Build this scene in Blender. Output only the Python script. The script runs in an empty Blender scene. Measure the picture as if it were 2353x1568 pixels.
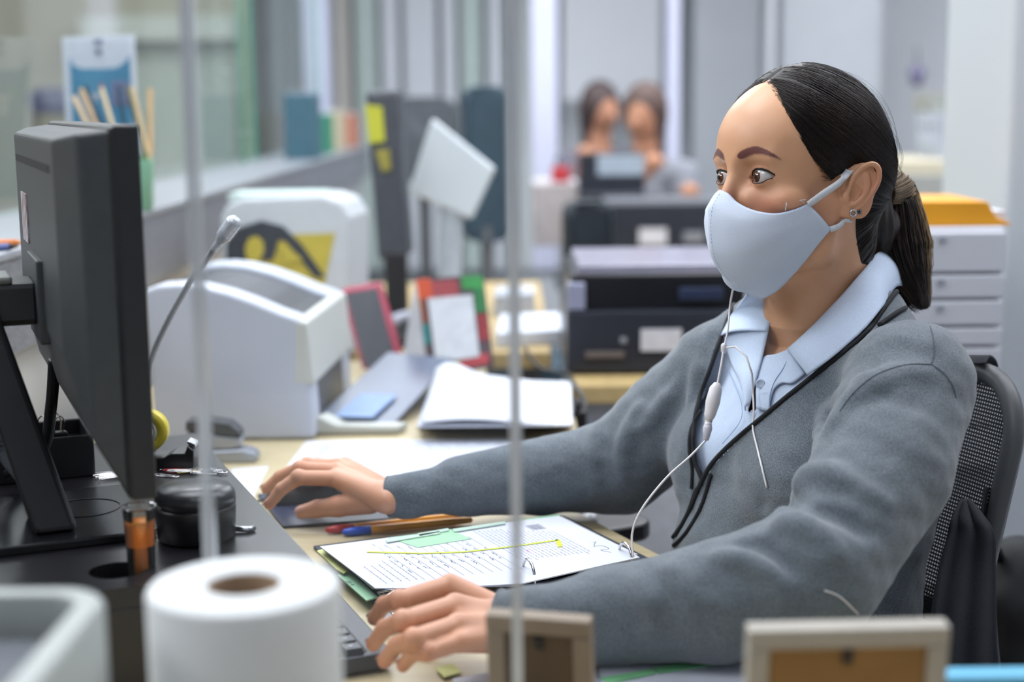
import bpy, bmesh, math, random
import numpy as np
from mathutils import Vector, Matrix
from mathutils.bvhtree import BVHTree

# ---------------------------------------------------------------- camera, light, exposure
SC = bpy.context.scene
COL = SC.collection
IW, IH, FPX, HZ = 2353.0, 1568.0, 3400.0, 240.0
CAM_H = 1.25
PITCH = math.atan((IH/2-HZ)/FPX); ROLL = math.radians(-0.6)
CAMP = np.array([0.0, 0.0, CAM_H])
fw = np.array([0, math.cos(PITCH), -math.sin(PITCH)])
rt0 = np.array([1.0, 0, 0]); up0 = np.cross(rt0, fw)
rt = math.cos(ROLL)*rt0+math.sin(ROLL)*up0
up = -math.sin(ROLL)*rt0+math.cos(ROLL)*up0
cam_d = bpy.data.cameras.new('camera')
cam = bpy.data.objects.new('camera', cam_d); COL.objects.link(cam)
cam_d.sensor_width = 36.0; cam_d.lens = FPX/IW*36.0
M = Matrix(((rt[0], up[0], -fw[0], 0), (rt[1], up[1], -fw[1], 0), (rt[2], up[2], -fw[2], CAM_H), (0, 0, 0, 1)))
cam.matrix_world = M
cam_d.dof.use_dof = True; cam_d.dof.focus_distance = 1.53; cam_d.dof.aperture_fstop = 2.6
cam_d.clip_start = 0.02
SC.camera = cam
SC.view_settings.view_transform = 'Standard'; SC.view_settings.look = 'None'
SC.view_settings.gamma = 1.0; SC.view_settings.use_curve_mapping = False
SC.view_settings.exposure = 0.70
w = bpy.data.worlds.new('world'); SC.world = w; w.use_nodes = True
w.node_tree.nodes['Background'].inputs[0].default_value = (0.80, 0.86, 1.0, 1)
w.node_tree.nodes['Background'].inputs[1].default_value = 0.22
DESK = 0.75
cy_ = SC.cycles; cy_.max_bounces = 5; cy_.diffuse_bounces = 2; cy_.glossy_bounces = 3; cy_.transmission_bounces = 4; cy_.transparent_max_bounces = 10; cy_.adaptive_threshold = .045
CEIL = 2.75

# unseen ceiling light panels of the office (lamp + glowing diffuser are built together)
LAMPS = [(-0.6, 2.0, 12), (0.9, 2.0, 9), (-0.6, 4.0, 14), (0.9, 4.0, 13), (2.4, 2.4, 12), (-0.6, 6.0, 17), (0.9, 6.0, 14), (2.4, 4.6, 11),
         (-2.4, 3.2, 18), (-2.4, 1.2, 24), (-2.4, 5.6, 13), (2.4, 6.6, 9), (-0.6, 0.4, 2)]  # near panel on the far left is added to light her face

# ---------------------------------------------------------------- helpers
def proj(p):
    q = np.asarray(p, float)-CAMP; d = q@fw
    return np.stack([IW/2+FPX*(q@rt)/d, IH/2-FPX*(q@up)/d], -1)
def P(x, y, d):            # a point of the place seen at photo pixel x, y at distance d
    return CAMP+d*(fw+rt*(x-IW/2)/FPX-up*(y-IH/2)/FPX)
def G(x, y, z):            # the same, on the level z
    r = fw+rt*(x-IW/2)/FPX-up*(y-IH/2)/FPX
    return CAMP+r*(z-CAM_H)/r[2]
def lin(c):
    if isinstance(c, str):
        c = c.lstrip('#'); c = [int(c[i:i+2], 16)/255 for i in (0, 2, 4)]
        return tuple((v/12.92 if v <= .04045 else ((v+.055)/1.055)**2.4) for v in c)
    return tuple(c)
MATS = {}
def mat(name, col, rough=.5, metal=0.0, var=.06, scale=40.0, bump=0.0, bscale=200.0, col2=None, spec=.5, sss=0.0, stretch=None, emit=0.0, trans=0.0, coat=0.0, sheen=0.0):
    """procedural principled material: base colour broken up by noise, optional fine bump"""
    if name in MATS: return MATS[name]
    m = bpy.data.materials.new(name); m.use_nodes = True; MATS[name] = m
    nt = m.node_tree; N = nt.nodes; L = nt.links; b = N['Principled BSDF']
    c = lin(col); c2 = lin(col2) if col2 else tuple(max(0, v*(1-var*2)) for v in c)
    tc = N.new('ShaderNodeTexCoord'); src = tc.outputs['Object']
    if stretch:
        mp = N.new('ShaderNodeMapping'); mp.inputs['Scale'].default_value = stretch; L.new(src, mp.inputs['Vector']); src = mp.outputs['Vector']
    nz = N.new('ShaderNodeTexNoise'); nz.inputs['Scale'].default_value = scale; nz.inputs['Detail'].default_value = 4
    L.new(src, nz.inputs['Vector'])
    cr = N.new('ShaderNodeValToRGB'); cr.color_ramp.elements[0].position = .35; cr.color_ramp.elements[1].position = .65
    cr.color_ramp.elements[0].color = (*c2, 1); cr.color_ramp.elements[1].color = (*c, 1)
    L.new(nz.outputs['Fac'], cr.inputs['Fac']); L.new(cr.outputs['Color'], b.inputs['Base Color'])
    b.inputs['Roughness'].default_value = rough; b.inputs['Metallic'].default_value = metal
    b.inputs['Specular IOR Level'].default_value = spec
    if sss: b.inputs['Subsurface Weight'].default_value = sss; b.inputs['Subsurface Radius'].default_value = (.012, .004, .002); b.inputs['Subsurface Scale'].default_value = .5
    if emit: L.new(cr.outputs['Color'], b.inputs['Emission Color']); b.inputs['Emission Strength'].default_value = emit
    if trans: b.inputs['Transmission Weight'].default_value = trans; b.inputs['IOR'].default_value = 1.45
    if coat: b.inputs['Coat Weight'].default_value = coat
    if sheen: b.inputs['Sheen Weight'].default_value = sheen; b.inputs['Sheen Roughness'].default_value = .4
    if bump:
        n2 = N.new('ShaderNodeTexNoise'); n2.inputs['Scale'].default_value = bscale; n2.inputs['Detail'].default_value = 3
        L.new(src, n2.inputs['Vector'])
        bp = N.new('ShaderNodeBump'); bp.inputs['Strength'].default_value = bump; bp.inputs['Distance'].default_value = .002
        L.new(n2.outputs['Fac'], bp.inputs['Height']); L.new(bp.outputs['Normal'], b.inputs['Normal'])
    return m
def clear_mat(name, tint, refl=.12, haze=0.0, rough=.02):
    """thin clear sheet: tinted see-through with mirror-like gloss and a little milky scatter"""
    if name in MATS: return MATS[name]
    m = bpy.data.materials.new(name); m.use_nodes = True; MATS[name] = m
    nt = m.node_tree; N = nt.nodes; L = nt.links
    for n in list(N): N.remove(n)
    out = N.new('ShaderNodeOutputMaterial'); tr = N.new('ShaderNodeBsdfTransparent'); gl = N.new('ShaderNodeBsdfGlossy')
    df = N.new('ShaderNodeBsdfDiffuse'); fr = N.new('ShaderNodeFresnel'); fr.inputs['IOR'].default_value = 1.45
    tc = N.new('ShaderNodeTexCoord'); nz = N.new('ShaderNodeTexNoise'); nz.inputs['Scale'].default_value = 7; L.new(tc.outputs['Object'], nz.inputs['Vector'])
    mt = N.new('ShaderNodeMath'); mt.operation = 'MULTIPLY'; mt.inputs[1].default_value = haze*2; L.new(nz.outputs['Fac'], mt.inputs[0])
    tr.inputs[0].default_value = (*lin(tint), 1); gl.inputs['Roughness'].default_value = rough; df.inputs[0].default_value = (.8, .83, .86, 1)
    m1 = N.new('ShaderNodeMixShader'); m2 = N.new('ShaderNodeMixShader'); fm = N.new('ShaderNodeMath'); fm.operation = 'MULTIPLY'; fm.inputs[1].default_value = refl/.12
    L.new(fr.outputs[0], fm.inputs[0]); L.new(mt.outputs[0], m1.inputs[0]); L.new(tr.outputs[0], m1.inputs[1]); L.new(df.outputs[0], m1.inputs[2])
    L.new(fm.outputs[0], m2.inputs[0]); L.new(m1.outputs[0], m2.inputs[1]); L.new(gl.outputs[0], m2.inputs[2]); L.new(m2.outputs[0], out.inputs[0])
    return m

class MB:
    """collects shapes into one mesh"""
    def __init__(s): s.v = []; s.f = []; s.mi = []; s.m = 0
    def add(s, vs, fs):
        o = len(s.v); s.v += [tuple(float(c) for c in v) for v in vs]
        for f in fs: s.f.append(tuple(i+o for i in f)); s.mi.append(s.m)
        return s
    def box(s, lo, hi, R=None, c=None):
        vs = [(x, y, z) for x in (lo[0], hi[0]) for y in (lo[1], hi[1]) for z in (lo[2], hi[2])]
        if R is not None or c is not None:
            vs = [tuple((np.asarray(R)@np.array(v) if R is not None else np.array(v))+(np.asarray(c) if c is not None else 0)) for v in vs]
        return s.add(vs, [(0, 1, 3, 2), (4, 6, 7, 5), (0, 4, 5, 1), (2, 3, 7, 6), (0, 2, 6, 4), (1, 5, 7, 3)])
    def prism(s, poly, z0, z1):
        n = len(poly); a = 0
        for i in range(n): a += poly[i][0]*poly[(i+1) % n][1]-poly[(i+1) % n][0]*poly[i][1]
        if a < 0: poly = poly[::-1]
        vs = [(p[0], p[1], z0) for p in poly]+[(p[0], p[1], z1) for p in poly]
        return s.add(vs, [tuple(range(n))[::-1], tuple(range(n, 2*n))]+[(i, (i+1) % n, n+(i+1) % n, n+i) for i in range(n)])
    def extrude(s, poly, d):            # a 3D outline given thickness along vector d
        n = len(poly); poly = [np.asarray(p, float) for p in poly]
        nr = sum((np.cross(poly[i], poly[(i+1) % n]) for i in range(n)), np.zeros(3)); d = np.asarray(d, float)
        if nr@d < 0: poly = poly[::-1]
        return s.add([tuple(p) for p in poly]+[tuple(p+d) for p in poly], [tuple(range(n))[::-1], tuple(range(n, 2*n))]+[(i, (i+1) % n, n+(i+1) % n, n+i) for i in range(n)])
    def tube(s, pts, r, n=8, closed=False, flat=None, cap=True):
        pts = [np.asarray(p, float) for p in pts]; k = len(pts); rs = r if hasattr(r, '__len__') else [r]*k
        T = [];
        for i in range(k):
            a = pts[(i-1) % k] if (closed or i > 0) else pts[i]; b = pts[(i+1) % k] if (closed or i < k-1) else pts[i]
            t = b-a; T.append(t/(np.linalg.norm(t)+1e-12))
        ref = np.array([0, 0, 1.0]) if abs(T[0][2]) < .9 else np.array([1.0, 0, 0])
        nrm = np.cross(T[0], ref); nrm /= np.linalg.norm(nrm); vs = []
        for i in range(k):
            nrm = nrm-T[i]*(nrm@T[i]); nrm /= np.linalg.norm(nrm)+1e-12; bn = np.cross(T[i], nrm)
            for j in range(n):
                a = 2*math.pi*j/n; vs.append(pts[i]+rs[i]*(nrm*math.cos(a)+bn*math.sin(a)*(flat or 1)))
        fs = []
        for i in range(k if closed else k-1):
            for j in range(n): fs.append((i*n+j, i*n+(j+1) % n, ((i+1) % k)*n+(j+1) % n, ((i+1) % k)*n+j))
        if cap and not closed: fs += [tuple(range(n))[::-1], tuple(range((k-1)*n, k*n))]
        return s.add(vs, fs)
    def lathe(s, prof, c=(0, 0, 0), n=40, R=None, caps=True):
        vs = []; k = len(prof)
        for r, z in prof:
            for j in range(n):
                a = 2*math.pi*j/n; v = np.array([r*math.cos(a), r*math.sin(a), z])
                vs.append((np.asarray(R)@v if R is not None else v)+np.asarray(c))
        fs = [(i*n+j, i*n+(j+1) % n, (i+1)*n+(j+1) % n, (i+1)*n+j) for i in range(k-1) for j in range(n)]
        if caps: fs += [tuple(range(n))[::-1], tuple(range((k-1)*n, k*n))]
        return s.add(vs, fs)
    def grid(s, rows):                  # rows of 3D points
        k = len(rows); n = len(rows[0])
        return s.add([p for r in rows for p in r], [(i*n+j, i*n+j+1, (i+1)*n+j+1, (i+1)*n+j) for i in range(k-1) for j in range(n-1)])
    def build(s, name, m, parent=None, smooth=False, bevel=0.0, solid=0.0, seg=2, sub=0):
        me = bpy.data.meshes.new(name); me.from_pydata(s.v, [], s.f)
        ms = m if isinstance(m, (list, tuple)) else [m]
        for q in ms: me.materials.append(q)
        if len(ms) > 1: me.polygons.foreach_set('material_index', s.mi)
        return link(name, me, parent, smooth, bevel, solid, seg, sub)
def link(name, me, parent=None, smooth=False, bevel=0.0, solid=0.0, seg=2, sub=0):
    me.validate(); bm = bmesh.new(); bm.from_mesh(me); bmesh.ops.recalc_face_normals(bm, faces=bm.faces); bm.to_mesh(me); bm.free()
    o = bpy.data.objects.new(name, me); COL.objects.link(o)
    if parent is not None: o.parent = parent; o.matrix_parent_inverse = Matrix.Translation(parent.location).inverted() if parent.type == 'EMPTY' else Matrix()
    if smooth: me.polygons.foreach_set('use_smooth', [True]*len(me.polygons))
    if solid:
        md = o.modifiers.new('solid', 'SOLIDIFY'); md.thickness = solid; md.offset = -1
    if bevel:
        md = o.modifiers.new('bevel', 'BEVEL'); md.width = bevel; md.segments = seg; md.limit_method = 'ANGLE'; md.angle_limit = math.radians(35)
        if smooth: md.harden_normals = False
    if sub:
        md = o.modifiers.new('sub', 'SUBSURF'); md.levels = sub; md.render_levels = sub
    return o
def tag(o, label, cat, group=None):
    o['label'] = label; o['category'] = cat
    if group: o['group'] = group
    return o
def thing(name, label, cat, loc=(0, 0, 0), group=None):
    o = bpy.data.objects.new(name, None); COL.objects.link(o); o.location = [float(c) for c in loc]; o.empty_display_size = .05
    return tag(o, label, cat, group)
def struct(o): o['kind'] = 'structure'; return o
def smoothpts(pts, n=6, closed=False):   # Catmull-Rom
    pts = [np.asarray(p, float) for p in pts]; out = []; k = len(pts)
    for i in range(k if closed else k-1):
        g = lambda j: pts[j % k] if closed else pts[min(max(j, 0), k-1)]
        p0, p1, p2, p3 = g(i-1), g(i), g(i+1), g(i+2)
        for t in np.linspace(0, 1, n, endpoint=False):
            out.append(.5*((2*p1)+(p2-p0)*t+(2*p0-5*p1+4*p2-p3)*t*t+(3*p1-p0-3*p2+p3)*t**3))
    if not closed: out.append(pts[-1])
    return out
def rotz(a): c, s_ = math.cos(a), math.sin(a); return np.array([[c, -s_, 0], [s_, c, 0], [0, 0, 1.0]])
def frame(x, z=(0, 0, 1)):               # rotation whose X is x and Z near z
    x = np.asarray(x, float); x /= np.linalg.norm(x); z = np.asarray(z, float); y = np.cross(z, x); y /= np.linalg.norm(y); z = np.cross(x, y)
    return np.stack([x, y, z], 1)
def roundrect(w_, h_, r, n=5, cx=0, cy=0):
    o = []
    for (sx, sy, a0) in ((1, 1, 0), (-1, 1, 90), (-1, -1, 180), (1, -1, 270)):
        for i in range(n+1):
            a = math.radians(a0+90*i/n); o.append((cx+sx*(w_/2-r)+r*math.cos(a), cy+sy*(h_/2-r)+r*math.sin(a)))
    return o
U = np.array([-.925, -.379, 0]); V = np.array([-.379, .925, 0])      # the workstation's own axes
RW = np.stack([-U, V, np.array([0, 0, 1.0])], 1)                      # x towards the clerk, y to her right, z up

# ---------------------------------------------------------------- signed distance sculpting
class Field:
    def __init__(s, lo, hi, h):
        s.lo = np.array(lo, float); s.h = h; s.n = np.ceil((np.array(hi)-s.lo)/h).astype(int)+1
        s.f = np.full(s.n, .06, np.float32)
        s.ax = [(s.lo[i]+h*np.arange(s.n[i])).astype(np.float32) for i in range(3)]
    def _sl(s, lo, hi):
        a = np.maximum(np.floor((np.array(lo)-s.lo)/s.h).astype(int), 0); b = np.minimum(np.ceil((np.array(hi)-s.lo)/s.h).astype(int)+1, s.n)
        return None if np.any(b <= a) else tuple(slice(a[i], b[i]) for i in range(3))
    def apply(s, fn, lo, hi, k=0.0, op='u'):
        sl = s._sl(np.array(lo)-2.5*k-3*s.h, np.array(hi)+2.5*k+3*s.h)
        if sl is None: return s
        X = s.ax[0][sl[0]][:, None, None]; Y = s.ax[1][sl[1]][None, :, None]; Z = s.ax[2][sl[2]][None, None, :]
        d = fn(X, Y, Z).astype(np.float32); a = s.f[sl]
        if op == 'u':
            r = np.minimum(a, d)
            if k > 0: hh = np.maximum(k-np.abs(a-d), 0)/k; r = r-hh*hh*hh*k/6.0
        else:
            r = np.maximum(a, -d)
            if k > 0: hh = np.maximum(k-np.abs(a+d), 0)/k; r = r+hh*hh*hh*k/6.0
        s.f[sl] = r
        return s
    def cone(s, a, b, ra, rb, k=0.0, op='u'):
        a = np.asarray(a, float); b = np.asarray(b, float); ba = b-a; l2 = ba@ba; R = max(ra, rb)
        def fn(X, Y, Z):
            px, py, pz = X-a[0], Y-a[1], Z-a[2]
            t = np.clip((px*ba[0]+py*ba[1]+pz*ba[2])/l2, 0, 1)
            return np.sqrt((px-t*ba[0])**2+(py-t*ba[1])**2+(pz-t*ba[2])**2)-(ra+(rb-ra)*t)
        return s.apply(fn, np.minimum(a, b)-R, np.maximum(a, b)+R, k, op)
    def ell(s, c, r, R=None, k=0.0, op='u'):
        c = np.asarray(c, float); r = np.asarray(r, float); R = np.eye(3) if R is None else np.asarray(R)
        e = np.sqrt(((R*r[None, :])**2).sum(1))
        def fn(X, Y, Z):
            px, py, pz = X-c[0], Y-c[1], Z-c[2]
            q = [(px*R[0, i]+py*R[1, i]+pz*R[2, i]) for i in range(3)]
            k0 = np.sqrt(sum((q[i]/r[i])**2 for i in range(3))); k1 = np.sqrt(sum((q[i]/r[i]**2)**2 for i in range(3)))
            return k0*(k0-1)/np.maximum(k1, 1e-6)
        return s.apply(fn, c-e, c+e, k, op)
    def chain(s, pts, rs, k=0.0, op='u'):
        for i in range(len(pts)-1): s.cone(pts[i], pts[i+1], rs[i], rs[i+1], k, op)
        return s
    def nets(s):
        f = s.f; sg = f < 0; n = s.n
        c = [sg[i:n[0]-1+i, j:n[1]-1+j, l:n[2]-1+l] for i in (0, 1) for j in (0, 1) for l in (0, 1)]
        any_ = np.zeros_like(c[0]); all_ = np.ones_like(c[0])
        for q in c: any_ |= q; all_ &= q
        mix = any_ & ~all_; idx = np.argwhere(mix); ids = np.full(mix.shape, -1, np.int64); ids[tuple(idx.T)] = np.arange(len(idx))
        acc = np.zeros((len(idx), 3)); cnt = np.zeros(len(idx))
        corners = [(i, j, l) for i in (0, 1) for j in (0, 1) for l in (0, 1)]
        for a in corners:
            for ax in range(3):
                if a[ax]: continue
                b = list(a); b[ax] = 1
                fa = f[tuple((idx+a).T)]; fb = f[tuple((idx+b).T)]; m = (fa < 0) != (fb < 0)
                t = np.where(m, fa/np.where(fa-fb == 0, 1, fa-fb), 0)
                pt = np.tile(np.array(a, float), (len(idx), 1)); pt[:, ax] += t
                acc += pt*m[:, None]; cnt += m
        v = s.lo+s.h*(idx+acc/cnt[:, None]); faces = []
        for ax in range(3):
            o1, o2 = [(1, 2), (2, 0), (0, 1)][ax]
            sl0 = [slice(None)]*3; sl1 = [slice(None)]*3; sl0[ax] = slice(0, -1); sl1[ax] = slice(1, None)
            for o in (o1, o2): sl0[o] = slice(1, -1); sl1[o] = slice(1, -1)
            A = sg[tuple(sl0)]; B = sg[tuple(sl1)]; e = np.argwhere(A != B)
            if not len(e): continue
            fl = A[tuple(e.T)]; base = e.copy(); base[:, o1] += 1; base[:, o2] += 1
            def cid(d1, d2):
                q = base.copy(); q[:, o1] += d1; q[:, o2] += d2; return ids[tuple(q.T)]
            q = np.stack([cid(-1, -1), cid(0, -1), cid(0, 0), cid(-1, 0)], 1)
            q[~fl] = q[~fl][:, ::-1]; faces.append(q)
        return v, np.concatenate(faces)
    def at(s, p):          # trilinear lookup
        g = (np.asarray(p)-s.lo)/s.h; g = np.clip(g, 0, s.n-1.001); i = g.astype(int); t = g-i; r = 0
        for a in (0, 1):
            for b in (0, 1):
                for c in (0, 1):
                    r = r+s.f[i[:, 0]+a, i[:, 1]+b, i[:, 2]+c]*(t[:, 0] if a else 1-t[:, 0])*(t[:, 1] if b else 1-t[:, 1])*(t[:, 2] if c else 1-t[:, 2])
        return r
def np_mesh(name, v, f):
    me = bpy.data.meshes.new(name); me.vertices.add(len(v)); me.vertices.foreach_set('co', np.asarray(v, np.float32).ravel())
    f = np.asarray(f); k = f.shape[1]; me.loops.add(f.size); me.loops.foreach_set('vertex_index', f.ravel().astype(np.int32))
    me.polygons.add(len(f)); me.polygons.foreach_set('loop_start', np.arange(0, f.size, k, dtype=np.int32)); me.polygons.foreach_set('loop_total', np.full(len(f), k, np.int32))
    me.polygons.foreach_set('use_smooth', np.ones(len(f), bool)); me.update(calc_edges=True)
    return me
def relax(v, f, it=2, lam=.5, w=None):
    e = np.concatenate([f[:, [i, (i+1) % f.shape[1]]] for i in range(f.shape[1])]); n = len(v)
    a = np.concatenate([e[:, 0], e[:, 1]]); b = np.concatenate([e[:, 1], e[:, 0]]); c = np.maximum(np.bincount(a, minlength=n), 1)[:, None]
    for _ in range(it):
        vb = v[b]; s_ = np.stack([np.bincount(a, vb[:, i], n) for i in range(3)], 1)
        v = v+(lam if w is None else (lam*w)[:, None])*(s_/c-v)
    return v
def keep(v, f, mask):      # drop faces with any vertex outside mask
    f = f[mask[f].all(1)]; u_, inv = np.unique(f, return_inverse=True)
    return v[u_], inv.reshape(f.shape), u_
def normals(v, f):
    n = np.cross(v[f[:, 2]]-v[f[:, 0]], v[f[:, 3]]-v[f[:, 1]])
    o = np.stack([sum(np.bincount(f[:, i], n[:, c], len(v)) for i in range(4)) for c in range(3)], 1)
    return o/(np.linalg.norm(o, axis=1, keepdims=True)+1e-12)
def inpoly(x, y, poly):
    r = np.zeros(len(x), bool); n = len(poly)
    for i in range(n):
        x1, y1 = poly[i]; x2, y2 = poly[(i+1) % n]
        c = ((y1 > y) != (y2 > y)) & (x < (x2-x1)*(y-y1)/((y2-y1) if y2 != y1 else 1e-9)+x1); r ^= c
    return r
def hit(bvh, px, py):      # surface point under a photo pixel, with its normal
    d = fw+rt*(px-IW/2)/FPX-up*(py-IH/2)/FPX
    loc, nr, i, t = bvh.ray_cast(Vector(CAMP), Vector(d).normalized())
    return (None, None) if loc is None else (np.array(loc), np.array(nr))
def fbm(p, sc, seed=0, oct_=3):          # cheap smooth pseudo-noise on points
    rg = np.random.RandomState(seed); r = np.zeros(len(p)); a = 1.0
    for o in range(oct_):
        for _ in range(4):
            k = rg.normal(size=3)*sc*(2**o); r += a*np.sin(p@k+rg.uniform(0, 6.28))
        a *= .5
    return r/4
# ================================================================= the room
WALL = mat('wall_paint', 'D9DDE2', .9, var=.02, scale=3)
WALLB = mat('wall_beige', 'ADA795', .9, var=.03, scale=2)
CEILM = mat('ceiling_tile', 'DCDEE0', .95, var=.02, scale=20)
FLOORM = mat('floor_vinyl', 'A9ABB0', .45, var=.06, scale=8)
struct(MB().box((-4.2, -1.5, -.05), (4.2, 8.6, 0)).build('floor', FLOORM))
struct(MB().box((-4.2, -1.5, CEIL), (4.2, 8.6, CEIL+.05)).build('ceiling', CEILM))
struct(MB().box((-4.2, 8.6, 0), (4.2, 8.75, CEIL)).build('wall_back', WALL))
struct(MB().box((-4.35, -1.5, 0), (-4.2, 8.75, CEIL)).build('wall_left', WALLB))
struct(MB().box((4.2, -1.5, 0), (4.35, 8.75, CEIL)).build('wall_right', WALL))
LM = mat('lamp_diffuser', 'F4F7FF', .6, var=.0, emit=1.6); LF = mat('lamp_frame', 'D5D8DC', .5)
for i, (x, y, pw) in enumerate(LAMPS):
    t = thing('ceiling_light', 'unseen square recessed ceiling light panel of the office', 'ceiling light', (x, y, CEIL), 'ceiling light panels')
    m = MB()
    for a, b in (((-.62, -.62), (.62, -.58)), ((-.62, .58), (.62, .62)), ((-.62, -.58), (-.58, .58)), ((.58, -.58), (.62, .58))): m.box((x+a[0], y+a[1], CEIL-.02), (x+b[0], y+b[1], CEIL))
    m.build('frame', LF, t); MB().box((x-.58, y-.58, CEIL-.012), (x+.58, y+.58, CEIL-.004)).build('diffuser', LM, t)
    l = bpy.data.lights.new('lamp', 'AREA'); l.energy = pw; l.size = 1.15; l.color = (.93, .96, 1.0)
    lo = bpy.data.objects.new('lamp', l); COL.objects.link(lo); lo.location = (0, 0, -.03); lo.parent = t
# far wall panels and pilasters behind the clerk
PANEL = mat('grey_panel', 'B4B9BF', .7, var=.03, scale=3); WHITEP = mat('white_panel', 'DCE0E6', .6, var=.02, scale=3)
LAV = mat('lavender_panel', 'D5D8EE', .6, var=.02, scale=3)
def wallbox(name, x0, x1, y0, y1, d, th, m, kind='trim'):
    a = P(x0, y0, d); b = P(x1, y1, d); yy = a[1]
    return MB().box((min(a[0], b[0]), yy, min(a[2], b[2])), (max(a[0], b[0]), yy+th, max(a[2], b[2]))).build(name, m)
n = 0
def trim(x0, x1, y0, y1, d, th, m, bev=.006):
    global n
    n += 1; o = wallbox('trim_%d' % n, x0, x1, y0, y1, d, th, m); struct(o); o.modifiers.new('bevel', 'BEVEL').width = bev; return o
trim(1600, 1775, -500, 900, 7.6, .2, PANEL); trim(1805, 2058, -500, 900, 7.4, .2, PANEL)
trim(1776, 1804, -500, 900, 7.3, .12, WHITEP); trim(1538, 1582, -500, 900, 7.2, .15, LAV); trim(1290, 1530, -500, 230, 7.8, .1, WHITEP)
trim(1215, 1290, -500, 640, 7.0, .15, LAV); trim(676, 745, -500, 640, 7.2, .2, LAV)
for (x0, x1, m) in ((745, 800, mat('stone_panel', 'CFCCC4', .7)), (800, 862, mat('sage_panel', 'C6D6D0', .6)), (862, 915, WHITEP), (915, 1004, WHITEP), (1005, 1050, WHITEP), (1050, 1110, mat('sage_panel', 'C6D6D0', .6)), (1112, 1160, WHITEP)):
    trim(x0, x1, -500, 640, 7.9, .15, m)
trim(596, 676, -500, 640, 7.9, .15, mat('pale_panel', 'D0D8DC', .6))
trim(560, 1292, -500, 640, 8.15, .1, mat('back_panel_pale', 'D3D9DA', .7, var=.02, scale=3))
# wide pillar at the right edge
a = P(2332, 0, 2.55)
struct(MB().box((a[0], a[1], 0), (a[0]+.5, a[1]+.4, CEIL)).build('wall_pillar', mat('pillar_paint', 'BFC5CA', .8, var=.01, scale=3), bevel=.01))
# beige wall of the customers' side, with a pale lintel
struct(MB().box((-4.2, 7.4, 0), (-1.3, 7.55, CEIL)).build('wall_customer', WALLB))
a, b = P(215, 45, 7.3), P(560, 95, 7.3); struct(MB().box((a[0], 7.2, b[2]), (b[0], 7.4, a[2])).build('trim_lintel', mat('lintel', 'C4C6BE', .8)))
a, b = P(312, 95, 7.35), P(555, 470, 7.35); struct(MB().box((a[0], 7.3, b[2]), (b[0], 7.4, a[2])).build('wall_window', mat('bright_pane', 'AEB5AB', .5)))
# ---- service counter on the left: ledge with granite front
GRAN = mat('granite', '9799A0', .35, var=.3, scale=260, col2='4A4C53'); LEDGE = mat('ledge_top', '969AA1', .35, var=.05, scale=60); WPAN = mat('counter_panel', 'CFD0D0', .6, var=.02, scale=5)
struct(MB().box((-.945, -.6, .917), (-.68, 7.2, 1.05)).build('counter_ledge', GRAN, bevel=.004))
struct(MB().box((-.95, -.6, 1.05), (-.674, 7.2, 1.062)).build('counter_ledge_top', LEDGE, bevel=.003))
struct(MB().box((-.90, -.6, 0), (-.72, 7.2, .917)).build('counter_panel', WPAN))
# ---- main desk
WOOD = mat('desk_laminate', 'CDBF9C', .42, var=.05, scale=6, stretch=(1, 8, 8), col2='C0B08B')
dk = [(-.66, .30), (.80, .30), (.80, 1.10), (.30, 1.20), (.235, 1.45), (.135, 1.66), (.0, 1.95), (.100, 2.08), (.102, 2.57), (-.05, 2.60), (-.05, 2.86), (-.66, 2.95)]
t = thing('desk', 'beige laminate office desk under keyboard, binder and printer', 'desk', (-.2, 1.6, 0))
MB().prism(dk, DESK-.03, DESK).build('desk_top', WOOD, t, bevel=.003)
for (x, y) in ((-.6, .4), (.7, .4), (-.6, 2.8), (.05, 2.6)): MB().box((x-.025, y-.025, 0), (x+.025, y+.025, DESK-.03)).build('leg', mat('leg_grey', '8A8D92', .4, .3), t)
MB().box((-.645, .5, .25), (-.62, 2.9, DESK-.03)).build('modesty_panel', WPAN, t)
# desk on the right with the printers
t = thing('desk', 'beige topped side desk with white front panel, holding black printer', 'desk', (.7, 3.0, 0))
p0 = G(1318, 886, DESK); y0 = p0[1]
MB().box((p0[0], y0, DESK-.035), (.855, y0+.75, DESK)).build('desk_top', mat('desk_wood_warm', 'C8AE7A', .45, var=.06, scale=6, stretch=(8, 1, 8)), t, bevel=.003)
MB().box((p0[0]+.01, y0+.03, 0), (.85, y0+.05, DESK-.035)).build('front_panel', mat('white_front', 'D3D6DC', .6), t)
for x in (p0[0]+.05, .82): MB().box((x-.02, y0+.68, 0), (x+.02, y0+.72, DESK-.035)).build('leg', MATS['leg_grey'], t)
t = thing('desk', 'far beige desk behind the black printers', 'desk', (.9, 5.0, 0))
p0 = G(1300, 612, DESK); MB().box((p0[0]+.02, p0[1], DESK-.035), (1.12, p0[1]+.8, DESK)).build('desk_top', MATS['desk_wood_warm'], t, bevel=.003)
MB().box((p0[0]+.03, p0[1]+.03, 0), (1.10, p0[1]+.05, DESK-.035)).build('front_panel', MATS['white_front'], t)
for x in (p0[0]+.06, 1.08): MB().box((x-.02, p0[1]+.7, 0), (x+.02, p0[1]+.74, DESK-.035)).build('leg', MATS['leg_grey'], t)
# low desk in the middle distance, under the tilted display
t = thing('desk', 'low cluttered desk in the blurred middle distance', 'desk', (-.2, 3.9, 0))
MB().box((-.64, 2.98, DESK-.035), (.08, 4.2, DESK)).build('desk_top', MATS['desk_wood_warm'], t, bevel=.003)
for x, y in ((-.6, 3.05), (.04, 3.05), (-.6, 4.15), (.04, 4.15)): MB().box((x-.02, y-.02, 0), (x+.02, y+.02, DESK-.035)).build('leg', MATS['leg_grey'], t)
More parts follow.
